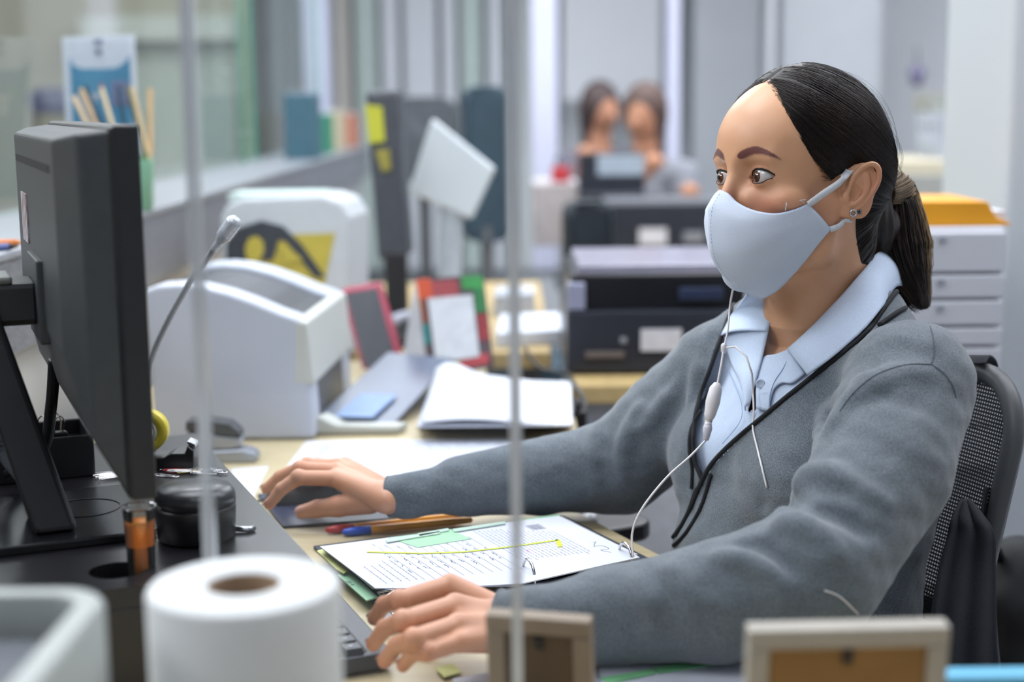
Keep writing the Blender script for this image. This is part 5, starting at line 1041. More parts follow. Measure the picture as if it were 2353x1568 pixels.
# keep the cloth just off the skin
fl = HP(full.reshape(-1, 3))
for i, q in enumerate(fl):
    nq, nn, _, _ = hb.find_nearest(Vector(q)); dlt = (np.array(nq)-q)@np.array(nn)
    if dlt > -.0018: fl[i] = q+np.array(nn)*(dlt+.0018)
fl = fl.reshape(full.shape)
MASKM = mat('mask_cotton', 'D6E1F2', .85, var=.012, scale=500, bump=.25, bscale=1400, sheen=.15)
mask = MB().grid(fl.tolist()).build('face_mask', MASKM, person, True, solid=-.0012); mask['label'] = 'pale blue cloth face mask'
maskb = BVHTree.FromPolygons([tuple(q) for q in fl.reshape(-1, 3)], [(i*fl.shape[1]+j, i*fl.shape[1]+j+1, (i+1)*fl.shape[1]+j+1, (i+1)*fl.shape[1]+j) for i in range(NV-1) for j in range(fl.shape[1]-1)])
STRAP = mat('elastic', 'E4E9F0', .7, var=.06, scale=300, stretch=(1, 1, 3))
# edge hems and seam of the mask as thin rolled cloth
HEM = mat('mask_hem', 'B4C7E6', .85, var=.03, scale=500)
for row in (fl[0], fl[-1], fl[:, 0], fl[:, -1]): MB().tube(row.tolist(), .0009, 6).build('hem', HEM, mask, True)
ns = fl.shape[1]//2+1
for j in range(1, NV-1):
    if j % 1 == 0:
        a, b = fl[j, ns], fl[j, ns]*.45+fl[j+1, ns]*.55; nn = (a-HP(0, 40, -40)); nn /= np.linalg.norm(nn)
        MB().tube([a+nn*.0012, b+nn*.0012], .00035, 5).build('stitch', HEM, mask, True)
sd = lambda *q: [np.array(HP(*p_)) for p_ in q]
def onface(pts, off=.0012):
    out = []
    for q in smoothpts(pts, 8):
        nq, nn, _, _ = hb.find_nearest(Vector(q)); nn = np.array(nn); d = (q-np.array(nq))@nn
        out.append(q if d > off else np.array(nq)+nn*off)
    return out
def strap(pts, w_, name):
    pts = [np.asarray(p_) for p_ in pts]; rows = [[], [], []]
    for i, q in enumerate(pts):
        t_ = pts[min(i+1, len(pts)-1)]-pts[max(i-1, 0)]; nq = hb.find_nearest(Vector(q)); n_ = np.array(nq[1]); a = np.cross(n_, t_); a /= np.linalg.norm(a)+1e-9
        for r_, k in zip(rows, (-1, 0, 1)): r_.append(tuple(q+a*k*w_/2+n_*(.0008 if k == 0 else 0)))
    return MB().grid(rows).build(name, STRAP, mask, True, solid=.0010)
for s in (1, -1):
    strap(onface(sd((s*67, 50, -11), (s*72, 36, 0), (s*75, 18, 12), (s*74, 8, 20), (s*71, 0, 25)), .0018), .0072, 'ear_loop')
    strap(onface(sd((s*68, 19, -35), (s*70, 10, -32), (s*72, 2, -26), (s*71, -6, -23)), .0018), .0062, 'ear_loop')
    MB().tube(onface(sd((s*71, 0, 25), (s*68, -22, 16), (s*68, -24, -8), (s*71, -6, -23)), .0008), .0010, 6).build('ear_loop', STRAP, mask, True)
for (px, py, dx, dy) in ((1848, 468, -12, 3), (1804, 484, 3, -8)):   # loose threads on the hem
    q, n_ = hit(maskb, px, py+10)
    if q is None: continue
    q = P(px, py, np.dot(q-CAMP, fw)-.001); k_ = 1/2230.
    MB().tube(smoothpts([q, q+rt*dx*k_*.6+up*6*k_, q+rt*dx*k_+up*(10-dy)*k_, q+rt*4*k_+up*9*k_], 4), .0003, 4).build('loose_thread', STRAP, mask, True)
# ---- earrings (ring and small stud)
SILV = mat('silver', 'C9CBD0', .22, 1.0, var=.05)
EB = hb
for (px, py, rr, nm) in ((1960, 490, .0032, 'ring'), (1973, 487, .0014, 'stud')):
    q, n_ = hit(EB, px, py)
    if q is None: continue
    n_ = -fw*.5+n_*.5; n_ /= np.linalg.norm(n_); a = np.cross(n_, [0, 0, 1]); a /= np.linalg.norm(a); b = np.cross(n_, a); q = q+n_*.0012
    if nm == 'ring': MB().tube([q+rr*(a*math.cos(t)+b*math.sin(t)) for t in np.linspace(0, 2*math.pi, 20, endpoint=False)], .0010, 8, True).build('earring', SILV, person, True)['label'] = 'small silver ring earring'
    else:
        mb = MB()
        for dx, dy in ((-1, -1), (1, -1), (-1, 1), (1, 1)): mb.lathe([(.0001, -.0008), (.0011, -.0006), (.0013, .0003), (.0001, .0012)], q+a*dx*.0012+b*dy*.0012, 10, np.stack([a, b, n_], 1))
        mb.build('earring', mat('dark_silver', '6B6D73', .3, .9), person, True)['label'] = 'tiny dark stud earring'
# ---- hair: close combed cap, strands and ponytail
HAIRM = mat('hair_cap', '17110F', .5, var=.25, scale=90, spec=.45)
Fc = Field(HO+np.array([-.125, -.125, -.14]), HO+np.array([.135, .135, .15]), .0015)
cranium(Fc)
for s in (1, -1): Fc.ell(HP(s*50, 30, 0), (22*mm, 40*mm, 40*mm), HR, .02)
cv, cf = Fc.nets(); cl = HL(cv)
HL_POLY = [(58, 114), (64, 104), (67, 94), (67, 83), (63, 68), (55, 50), (43, 35), (33, 24), (24, 14), (18, 19), (10, 25), (0, 27), (-14, 18), (-20, -2), (-20, -24), (-30, -50), (-40, -72), (-150, -80), (-150, 200), (30, 200)]
def polydist(y, z_):
    d = np.full(len(y), 1e9); n = len(HL_POLY)
    for i in range(n):
        a = np.array(HL_POLY[i], float); b = np.array(HL_POLY[(i+1) % n], float); ab = b-a
        t = np.clip(((y-a[0])*ab[0]+(z_-a[1])*ab[1])/(ab@ab), 0, 1); d = np.minimum(d, np.hypot(y-a[0]-t*ab[0], z_-a[1]-t*ab[1]))
    return np.where(inpoly(y, z_, HL_POLY), d, -d)
pd = polydist(cl[:, 1], cl[:, 2]); cn = normals(cv, cf)
th = np.interp(pd, [-3, 0, 6, 22, 45], [-3, -.4, 2.2, 7, 9.0])
th = th+1.5*np.clip((-cl[:, 1]-20)/60, 0, 1)-1.2*np.exp(-(cl[:, 0]/2.6)**2)*np.clip((cl[:, 2]-60)/40, 0, 1)*np.clip((cl[:, 1]-10)/25, 0, 1)*2
cv2 = cv+cn*(th*mm)[:, None]
kv, kf, ki = keep(cv2, cf, pd > -1.2); kv = relax(kv, kf, 2, .4)
hb2 = BVHTree.FromPolygons(kv.tolist(), kf.tolist())
me = np_mesh('hair', kv, kf); me.materials.append(HAIRM)
hair = bpy.data.objects.new('hair', me); COL.objects.link(hair); pchild(hair); hair['label'] = 'dark brown hair combed back tight'
TIE = np.array([16, -100, 8.0])
def ribbons(paths, r):      # many thin three-sided strands in one mesh
    V_ = []; F_ = []; o = 0
    for p_, rr in zip(paths, r):
        p_ = np.asarray(p_); k = len(p_); T = np.gradient(p_, axis=0); T /= np.linalg.norm(T, axis=1, keepdims=True)+1e-9
        n_ = np.cross(T, np.array([.3, -.2, .93])); n_ /= np.linalg.norm(n_, axis=1, keepdims=True)+1e-9; b = np.cross(T, n_)
        tp = np.interp(np.linspace(0, 1, k), [0, .1, .8, 1], [.5, 1, 1, .35])*rr
        ring = np.stack([p_+tp[:, None]*(n_*math.cos(a)+b*math.sin(a)) for a in (0, 2.094, 4.189)], 1).reshape(-1, 3); V_.append(ring)
        i = np.arange(k-1)[:, None]*3; j = np.arange(3)[None, :]
        F_.append(np.stack([i+j, i+(j+1) % 3, i+3+(j+1) % 3, i+3+j], -1).reshape(-1, 4)+o); o += 3*k
    return np.concatenate(V_), np.concatenate(F_)
rg = np.random.RandomState(5)
def strand(st, n=16, lift=.0006):
    p_ = np.array(st, float); out = []; tie = HP(*TIE)
    for i in range(n):
        nq, nn, _, _ = hb2.find_nearest(Vector(p_)); nn = np.array(nn); p_ = np.array(nq)+nn*lift; out.append(p_.copy())
        l = HL(p_); d = TIE-l; D = np.linalg.norm(d)
        if D < 8: break
        # leave the parting sideways first, then sweep back and slightly down
        side = np.sign(l[0]) if abs(l[0]) > .5 else 1
        g = d/D+np.array([side*.9, 0, -.15])*np.clip((l[2]-85)/40, 0, 1)*np.clip((l[1]+10)/60, 0, 1)+np.array([0, 0, -.25])*np.clip(l[1]/60, 0, 1)
        g = HR@g; g -= nn*(g@nn); g /= np.linalg.norm(g); p_ = p_+g*D*mm/max(n-i, 1)*1.05
    return out
paths = []; rad = []; kl = HL(kv); pk = pd[ki]
front = np.where((pk < 5) & (kl[:, 1] > -10))[0]; top = np.where((kl[:, 2] > 40))[0]; anyw = np.where(kl[:, 2] > -75)[0]; nape = np.where(kl[:, 2] < 5)[0]
for i in np.r_[rg.choice(front, 900), rg.choice(top, 900), rg.choice(anyw, 600), rg.choice(nape, 500)]:
    s_ = strand(kv[i]+rg.normal(size=3)*.0015, 15, .0001+.0007*rg.rand())
    if len(s_) > 4: paths.append(s_); rad.append(.00022+.0003*rg.rand())
fr2 = np.where((pk < 1.5) & (kl[:, 1] > 0))[0]
for i in rg.choice(fr2, 700):          # fine baby hairs softening the hairline
    s_ = np.array(strand(kv[i], 15, .0003))[:7]
    if len(s_) > 5:
        d0 = s_[0]-s_[2]; d0 /= np.linalg.norm(d0)+1e-9; st0 = s_[0]+d0*rg.uniform(.001, .007); nq = hb.find_nearest(Vector(st0)); s_ = np.vstack([np.array(nq[0])+np.array(nq[1])*.0003, s_]); paths.append(s_); rad.append(.00011+.00008*rg.rand())
for i in rg.choice(top, 40):           # a few flyaway hairs
    s_ = np.array(strand(kv[i], 13, .0004)); k = len(s_)
    if k > 5:
        nn = s_-HP(0, 0, 40); nn /= np.linalg.norm(nn, axis=1, keepdims=True); paths.append(s_+nn*(np.sin(np.linspace(0, 3, k))*(.002+.006*rg.rand()))[:, None]); rad.append(.00012)
sv, sf = ribbons(paths, rad); me = np_mesh('hair_strands', sv, sf); me.materials.append(mat('hair_strand', '241813', .42, var=.3, scale=25, spec=.3))
o = bpy.data.objects.new('hair_strands', me); COL.objects.link(o); o.parent = hair; o['kind'] = 'stuff'
# ponytail
PT = [HP(*TIE), P(2048, 440, 1.66), P(2056, 500, 1.665), P(2064, 570, 1.665), P(2082, 630, 1.66), P(2122, 700, 1.65)]
PR = [.014, .021, .028, .031, .025, .007]
ptc = np.array(smoothpts(PT, 8)); ptr = np.interp(np.linspace(0, 1, len(ptc)), np.linspace(0, 1, len(PR)), PR)
Fp = Field(ptc.min(0)-.05, ptc.max(0)+.05, .0022); Fp.chain(ptc, ptr*.86, .004)
Fp.cone(HP(10, -85, 5), P(2018, 520, 1.64), .022, .022, .012); Fp.cone(P(2018, 520, 1.64), P(2022, 590, 1.65), .022, .012, .012)
pv, pf = Fp.nets(); pn = normals(pv, pf); pv = pv+pn*(.0006*np.sin(600*(pv@rt)+40*(pv@up)))[:, None]
me = np_mesh('ponytail', pv, pf); me.materials.append(mat('hair_tail', '2A1F1A', .45, var=.3, scale=60, stretch=(6, 6, 1)))
pony = bpy.data.objects.new('ponytail', me); COL.objects.link(pony); pchild(pony); pony['label'] = 'ponytail with lighter brown ends'
def tail_strands(n, amin, amax, m_, rs, seed, q0=.8, q1=1.07):
    rg = np.random.RandomState(seed); ps = []; rd = []; T = np.gradient(ptc, axis=0); T /= np.linalg.norm(T, axis=1, keepdims=True)
    n1 = rt-T*(T@rt)[:, None]; n1 /= np.linalg.norm(n1, axis=1, keepdims=True); n2 = np.cross(T, n1)
    for _ in range(n):
        a = rg.uniform(amin, amax); q = rg.uniform(q0, q1); w1 = rg.uniform(-.0015, .0015); t = np.linspace(0, 1, len(ptc)); e = rg.uniform(.82, 1.0)
        kk = max(int(len(ptc)*e), 6); wob = 1+.10*np.sin(t*rg.uniform(3, 7)+rg.uniform(0, 6))
        p_ = ptc+(n1*math.cos(a)+n2*math.sin(a))*(ptr*q*wob)[:, None]+n1*w1; p_[:, 2] -= rg.uniform(0, .012)*t**3
        ps.append(p_[:kk]); rd.append(rs*rg.uniform(.6, 1.3))
    v, f = ribbons(ps, rd); me = np_mesh('ponytail_strands', v, f); me.materials.append(m_); o = bpy.data.objects.new('ponytail_strands', me); COL.objects.link(o); o.parent = pony; o['kind'] = 'stuff'
tail_strands(900, 0, 6.28, mat('hair_tail_dark', '2B201B', .42, var=.3, scale=30), .0005, 3)
tail_strands(420, -1.1, .75, mat('hair_tail_light', 'A58A68', .42, var=.3, scale=30), .00045, 4, 1.0, 1.13)
tail_strands(220, .5, 2.6, mat('hair_tail_mid', '544236', .42, var=.3, scale=30), .00045, 7)
MB().tube([HP(*TIE)+.0165*(np.cross(PT[1]-PT[0], rt)/np.linalg.norm(np.cross(PT[1]-PT[0], rt))*math.cos(t)+rt*.8*math.sin(t)) for t in np.linspace(0, 6.28, 20, endpoint=False)], .003, 8, True).build('hair_tie', mat('tie', '14110F', .8), pony, True)
# ---- cardigan, shirt, collar, earphones
def knit_material():
    m = bpy.data.materials.new('knit'); m.use_nodes = True; nt = m.node_tree; N = nt.nodes; L = nt.links; b = N['Principled BSDF']
    tc = N.new('ShaderNodeTexCoord')
    def noise(sc, d=3):
        n = N.new('ShaderNodeTexNoise'); n.inputs['Scale'].default_value = sc; n.inputs['Detail'].default_value = d; L.new(tc.outputs['Object'], n.inputs['Vector']); return n
    a = noise(22); f_ = noise(900, 2)
    c1 = N.new('ShaderNodeMixRGB'); c1.inputs[1].default_value = (*lin('616A72'), 1); c1.inputs[2].default_value = (*lin('727B83'), 1); L.new(a.outputs['Fac'], c1.inputs[0])
    r = N.new('ShaderNodeValToRGB'); r.color_ramp.elements[0].position = .36; r.color_ramp.elements[1].position = .68; r.color_ramp.elements[0].color = (.62, .62, .62, 1); r.color_ramp.elements[1].color = (1.32, 1.32, 1.32, 1)
    L.new(f_.outputs['Fac'], r.inputs[0]); c2 = N.new('ShaderNodeMixRGB'); c2.blend_type = 'MULTIPLY'; c2.inputs[0].default_value = 1; L.new(c1.outputs[0], c2.inputs[1]); L.new(r.outputs[0], c2.inputs[2])
    L.new(c2.outputs[0], b.inputs['Base Color']); b.inputs['Roughness'].default_value = .95; b.inputs['Specular IOR Level'].default_value = .15
    b.inputs['Sheen Weight'].default_value = .35; b.inputs['Sheen Roughness'].default_value = .5
    bp = N.new('ShaderNodeBump'); bp.inputs['Strength'].default_value = .45; bp.inputs['Distance'].default_value = .0012; L.new(f_.outputs['Fac'], bp.inputs['Height']); L.new(bp.outputs['Normal'], b.inputs['Normal'])
    return m
KNIT = knit_material(); PIPE = mat('piping', '14161D', .8, var=.15, scale=300)
Fk = Field((-.19, 1.17, .62), (.58, 1.95, 1.10), .0029)
torso(Fk, .010)
n_arm = [P(2090, 884, 1.47), P(2030, 1080, 1.405), P(1868, 1318, 1.325), P(1640, 1385, 1.315), P(1400, 1415, 1.325), G(1236, 1437, z+.047), G(1150, 1435, z+.045)]
n_r = [.062, .063, .060, .052, .042, .034, .030]
f_arm = [P(1650, 858, 1.735), P(1545, 965, 1.765), P(1425, 1070, 1.80), P(1250, 1095, 1.79), P(1060, 1116, 1.755), G(940, 1139, z+.05), G(893, 1142, z+.048)]
f_r = [.058, .060, .056, .045, .035, .025, .0235]
Fk.cone(TP(.10, -.014, -.055), n_arm[0], .052, .060, .03); Fk.cone(TP(-.10, -.014, -.055), f_arm[0], .052, .056, .03)
Fk.chain(n_arm, n_r, .016); Fk.chain(f_arm, f_r, .016)
# soft folds of the knit: ridges laid where the cloth bunches
def ridge(pts, d, r, k=.016, op='u'):
    q = [P(x, y, dd) for (x, y), dd in zip(pts, d)]; q = smoothpts(q, 4); Fk.chain(q, np.interp(np.linspace(0, 1, len(q)), [0, .5, 1], [r*.5, r, r*.4]), k, op)
def surf_d(px, py):
    b = _kb; q, n_ = hit(b, px, py); return None if q is None else float((q-CAMP)@fw)
_v, _f = Fk.nets(); _kb = BVHTree.FromPolygons(_v.tolist(), _f.tolist())
def fold(pts, r, sink, op='u', k=.014):
    d = [surf_d(*p_) for p_ in pts]
    if any(x is None for x in d): pts = [p_ for p_, x in zip(pts, d) if x is not None]; d = [x for x in d if x is not None]
    if len(pts) > 1: ridge(pts, [x+sink for x in d], r, k, op)
for pts, r, sk in [([(1905, 1000), (1960, 930), (2040, 880), (2130, 850)], .012, .006), ([(1880, 1040), (1905, 960), (1985, 890), (2060, 850)], .010, .005),
                   ([(1840, 1115), (1870, 1098), (1930, 1110), (2030, 1165)], .014, .007), ([(1790, 1215), (1825, 1215), (1880, 1240), (1930, 1290)], .012, .006),
                   ([(1640, 1290), (1720, 1300), (1790, 1350), (1800, 1420)], .011, .006), ([(1540, 1310), (1580, 1350), (1600, 1420)], .008, .005),
                   ([(1460, 1340), (1490, 1390), (1500, 1450)], .007, .004), ([(1560, 880), (1500, 960), (1450, 1000)], .009, .004), ([(1480, 930), (1440, 1010), (1430, 1100)], .009, .004),
                   ([(1380, 980), (1360, 1050), (1370, 1130)], .008, .004), ([(1640, 760), (1610, 850), (1590, 930)], .008, .004), ([(1700, 740), (1660, 820), (1630, 900)], .007, .004)]:
    fold(pts, r, sk)
for pts, r, sk in [([(1745, 1165), (1830, 1150), (1920, 1180), (1990, 1230)], .007, -.003), ([(1700, 1245), (1760, 1260), (1830, 1320)], .006, -.002)]:
    fold(pts, r, sk, 's', .014)
kv, kf = Fk.nets(); kv = relax(kv, kf, 6, .5)
kn = normals(kv, kf); kv = kv+kn*(.0022*fbm(kv, 26, 3)+.0012*fbm(kv*np.array([1, 1, 2.]), 60, 9))[:, None]
kb = BVHTree.FromPolygons(kv.tolist(), kf.tolist())
# neckline of the cardigan, marked on its front
NEAR = [(2088, 655), (2062, 668), (2030, 710), (1990, 768), (1930, 818), (1868, 866), (1810, 912), (1750, 962), (1690, 1012), (1640, 1062), (1614, 1105)]
FARE = [(1692, 690), (1660, 770), (1632, 850), (1606, 925), (1594, 1000), (1598, 1060), (1614, 1105)]
def dense(pts, step=9):
    out = []
    for q in smoothpts([np.array([p_[0], p_[1], 0.]) for p_ in pts], 10): 
        if not out or np.hypot(out[-1][0]-q[0], out[-1][1]-q[1]) > step: out.append((q[0], q[1]))
    return out
def ptl(pts): return [TL(h_) for h_ in (hit(kb, *p_)[0] for p_ in pts) if h_ is not None]
NL = ptl(NEAR); FL = ptl(FARE)
tl = TL(kv)
poly = [(q[0], q[2]) for q in NL]+[(q[0], q[2]) for q in FL[::-1]]
poly = poly+[(FL[0][0], .2), (NL[0][0], .2)]
cut = inpoly(tl[:, 0], tl[:, 2], poly) & (tl[:, 1] > -.02)
nk = np.array([0, -.018]); rr_ = np.hypot(tl[:, 0]/1.0, tl[:, 1]-nk[1])
cut |= (rr_ < .082) & (tl[:, 2] > -.03)
cuffs = ((kv-n_arm[-1])@(n_arm[-1]-n_arm[-2]) > .0) & (np.linalg.norm(kv-n_arm[-1], axis=1) < .06) | ((kv-f_arm[-1])@(f_arm[-1]-f_arm[-2]) > .0) & (np.linalg.norm(kv-f_arm[-1], axis=1) < .06)
below = kv[:, 2] < .63
v2, f2, ix = keep(kv, kf, ~(cut | cuffs | below))
me = np_mesh('cardigan', v2, f2); me.materials.append(KNIT); card = bpy.data.objects.new('cardigan', me); COL.objects.link(card); pchild(card); card['label'] = 'grey heathered knit cardigan with dark piping'
md = card.modifiers.new('solid', 'SOLIDIFY'); md.thickness = .0025; md.offset = -1
def onk(pts, off, b=None, n=6):
    out = []
    for p_ in dense(pts):
        q, n_ = hit(b or kb, *p_)
        if q is not None and (not out or np.linalg.norm(q-out[-1]) < .03): out.append(q+n_*off)
    return smoothpts(out, 2)
def edge_loop(pts, rad, name, m_, par, off=.0008):
    q = onk(pts, off); return MB().tube(q, rad, 8).build(name, m_, par, True) if len(q) > 2 else None
LOW_N = [(1614, 1105), (1590, 1165), (1558, 1225), (1520, 1275), (1505, 1300)]
edge_loop(NEAR+LOW_N[1:], .0027, 'piping', PIPE, card)
edge_loop(FARE+[(1600, 1130), (1578, 1190), (1545, 1240), (1512, 1290)], .0026, 'piping', PIPE, card)
edge_loop([(2128, 668), (2095, 700), (2060, 722), (2010, 760), (1950, 815)], .0026, 'piping', PIPE, card, .0018)
edge_loop([(1635, 1090), (1618, 1150), (1600, 1190), (1570, 1235), (1530, 1270), (1512, 1285)], .0024, 'piping', PIPE, card)
edge_loop([(1612, 945), (1590, 985), (1585, 1030), (1592, 1080), (1590, 1130)], .0022, 'piping', PIPE, card)
SEAMM = mat('seam', '565F67', .95, var=.1, scale=300)
edge_loop([(2104, 690), (2135, 745), (2146, 800), (2140, 838)], .0005, 'seam', SEAMM, card, .0003)
edge_loop([(2140, 838), (2090, 838), (2040, 850), (2000, 870), (1960, 905), (1930, 945)], .0005, 'seam', SEAMM, card, .0003)
edge_loop([(2140, 838), (2170, 860), (2190, 890), (2197, 920)], .0005, 'seam', SEAMM, card, .0003)
# cuffs
for arm, r in ((n_arm, .0287), (f_arm, .0222)):
    t = arm[-1]-arm[-2]; t /= np.linalg.norm(t); a = np.cross(t, [0, 0, 1]); a /= np.linalg.norm(a); b = np.cross(t, a)
    MB().tube([arm[-1]-t*.001+r*(a*math.cos(q)+b*math.sin(q)) for q in np.linspace(0, 6.283, 40, endpoint=False)], .0028, 8, True).build('cuff', KNIT, card, True)
# shirt under the cardigan
SHIRT = mat('shirt_cotton', 'CCDCF3', .8, var=.02, scale=300, bump=.2, bscale=700)
sv_, sf_ = Fs.nets(); sv_ = relax(sv_, sf_, 4, .5)
sn = normals(sv_, sf_); sv_ = sv_+sn*(.0012*fbm(sv_, 45, 21))[:, None]
sb = BVHTree.FromPolygons(sv_.tolist(), sf_.tolist())
SK_N = [(1850, 770), (1812, 802), (1780, 815), (1760, 815), (1745, 835), (1737, 870), (1736, 915), (1738, 935), (1722, 945)]
SK_F = [(1790, 690), (1775, 740), (1755, 800), (1745, 850), (1730, 900), (1722, 945)]
def tls(pts): return [TL(h_) for h_ in (hit(sb, *p_)[0] for p_ in pts) if h_ is not None]
A_, B_ = tls(SK_N), tls(SK_F); st = TL(sv_)
poly = [(q[0], q[2]) for q in A_]+[(q[0], q[2]) for q in B_[::-1]]; poly = poly+[(B_[0][0], .2), (A_[0][0], .2)]
cut = inpoly(st[:, 0], st[:, 2], poly) & (st[:, 1] > -.02) | ((np.hypot(st[:, 0], st[:, 1]+.018) < .068) & (st[:, 2] > -.01))
v3, f3, _ = keep(sv_, sf_, ~cut); me = np_mesh('shirt', v3, f3); me.materials.append(SHIRT); shirt = bpy.data.objects.new('shirt', me); COL.objects.link(shirt); pchild(shirt); shirt['label'] = 'light blue collared shirt open at the neck'
def leaf(inner, outer, name, n=16, m_=None, mid=None, sag=.0):
    a, b = np.array(smoothpts(inner, 8)), np.array(smoothpts(outer, 8))
    def rs(c): d = np.r_[0, np.cumsum(np.linalg.norm(np.diff(c, axis=0), axis=1))]; t = np.linspace(0, d[-1], 24); return np.stack([np.interp(t, d, c[:, i]) for i in range(3)], 1)
    a, b = rs(a), rs(b); rows = []
    for k in np.linspace(0, 1, n):
        c = a*(1-k)+b*k; out = c-TP(0, -.02, .03); out[:, 2] *= .3; out /= np.linalg.norm(out, axis=1, keepdims=True); rows.append(c+out*math.sin(math.pi*k)*sag+np.array([0, 0, 1])*math.sin(math.pi*k)*sag*.6)
    return MB().grid([r.tolist() for r in rows]).build(name, m_ or SHIRT, shirt, True, solid=-.0014)
kbn = lambda px, py, o: (lambda h_: h_[0]+h_[1]*o if h_[0] is not None else None)(hit(kb, px, py))
nb = lambda px, py, o: (lambda h_: h_[0]+h_[1]*o if h_[0] is not None else None)(hit(hb, px, py))
# near collar leaf: folded edge close to the neck, outer edge resting on the cardigan
def on(b, px, py, off, fb):
    q, n_ = hit(b, px, py); return P(px, py, fb) if q is None else P(px, py, float((q-CAMP)@fw)-off)
K_ = lambda px, py, o=.005, fb=1.6: on(kb, px, py, o, fb)
S_ = lambda px, py, o=.004, fb=1.6: on(sb, px, py, o, fb)
N_ = lambda px, py, o=.008, fb=1.6: on(hb, px, py, o, fb)
inner = [P(2066, 606, 1.70), P(2022, 580, 1.63), N_(1985, 622), N_(1940, 675), N_(1890, 728), N_(1850, 768), S_(1812, 802, .012)]
outer = [P(2105, 668, 1.70), K_(2060, 658, .004, 1.62), K_(2030, 702), K_(1990, 754), K_(1945, 795), K_(1900, 832, .007), K_(1855, 862, .011)]
leaf(inner, outer, 'collar', sag=.005)
inner = [P(1806, 672, 1.62), P(1782, 712, 1.607), P(1764, 762, 1.60)]; outer = [K_(1715, 676), K_(1682, 725), K_(1658, 772, .007)]
leaf(inner, outer, 'collar', sag=.006)
# far placket folded outwards
inner = [P(1766, 752, 1.60), S_(1752, 815, .014), S_(1738, 868, .012), S_(1724, 930, .008)]; outer = [S_(1660, 775, .02), S_(1676, 830, .016), S_(1700, 880, .012), S_(1712, 945, .007)]
leaf(inner, outer, 'lapel', sag=.004)
inner = [S_(1812, 802, .008), S_(1782, 814, .008), S_(1758, 818, .008), S_(1745, 836, .008), S_(1737, 872, .008), S_(1737, 940, .006)]
outer = [S_(1850, 858, .005), S_(1820, 880, .005), S_(1796, 880, .005), S_(1778, 895, .005), S_(1770, 920, .005), S_(1766, 945, .004)]
leaf(inner, outer, 'placket', sag=.0015)
STITCH = mat('blue_stitch', 'A4BEE4', .8, var=.05)
for pts in ([(1812, 806), (1803, 840), (1778, 880), (1768, 915), (1770, 945)], [(1738, 950), (1710, 1000), (1660, 1040), (1645, 1070)], [(1668, 840), (1690, 890), (1704, 930), (1700, 970), (1660, 1020)]):
    q = [S_(*p_, .0065) for p_ in dense(pts, 6)]; MB().tube(q, .0004, 5).build('stitching', STITCH, shirt, True)
q = S_(1747, 882, .011); n_ = -fw*.8+SF*.4; n_ /= np.linalg.norm(n_); a = np.cross(n_, [0, 0, 1]); a /= np.linalg.norm(a)
MB().lathe([(.0005, .0004), (.0025, .0004), (.0035, .0012), (.0048, .0012), (.0052, .0003), (.0050, -.0005)], q, 24, np.stack([a, np.cross(n_, a), n_], 1)).build('button', mat('button', 'C6D4EA', .3, var=.03), shirt, True)

# ---- earphones: cable, splitter bead, inline control
ear = thing('earphones', 'white wired earphones hanging from under the mask down her front', 'earphones', (0.2, 1.55, .76))
WH = mat('white_plastic', 'E6E2E4', .35, var=.03)
E1 = [P(1686, 655, 1.585), P(1678, 700, 1.60), P(1672, 760, 1.59), P(1663, 800, 1.585)]
MB().tube(smoothpts(E1, 8), .0011, 8).build('cable', WH, ear, True)
MB().tube(smoothpts([E1[-1], P(1657, 840, 1.58), P(1648, 885, 1.575)], 8), .0012, 8).build('cable', WH, ear, True)
sp_ = E1[-1]; MB().tube([sp_+np.array([0, 0, .005]), sp_+np.array([0, 0, .003]), sp_-np.array([0, 0, .004]), sp_-np.array([0, 0, .006])], [.0016, .0032, .0030, .0016], 10).build('splitter', WH, ear, True)
c0, c1 = P(1648, 880, 1.57), P(1628, 968, 1.565); c2 = P(1622, 1012, 1.562)
MB().tube([c0, c0*.85+c1*.15, c0*.5+c1*.5, c0*.15+c1*.85, c1], [.003, .0068, .0078, .006, .0035], 16).build('inline_control', WH, ear, True)
MB().tube([c1, c1*.6+c2*.4, c2], [.0034, .0052, .0030], 10).build('clip', mat('clear_clip', 'D8D6E2', .2, var=.05), ear, True)
MB().tube([c1+(c2-c1)*t for t in np.linspace(0, .5, 6)], [.0044, .0036]*3, 10).build('strain_relief', mat('relief', 'C9C2B6', .5), ear, True)
MB().tube(smoothpts([c2, P(1585, 1050, 1.54), P(1530, 1100, 1.52), P(1475, 1170, 1.505), P(1453, 1225, 1.50), P(1455, 1280, 1.49)], 10), .0012, 8).build('cable', WH, ear, True)
q = [K_(*p_, .003) for p_ in dense([(1730, 890), (1732, 950), (1730, 985), (1740, 1030), (1752, 1080), (1762, 1122)], 8)]
MB().tube([E1[-1], P(1690, 797, 1.575), P(1715, 820, 1.565), P(1728, 860, 1.555)]+q[1:] if len(q) > 3 else q, .0011, 8).build('cable', WH, ear, True)
q = [K_(*p_, .0006) for p_ in dense([(1895, 1358), (1930, 1372), (1972, 1412)], 8)]; MB().tube(q, .0007, 8).build('cable', WH, ear, True)
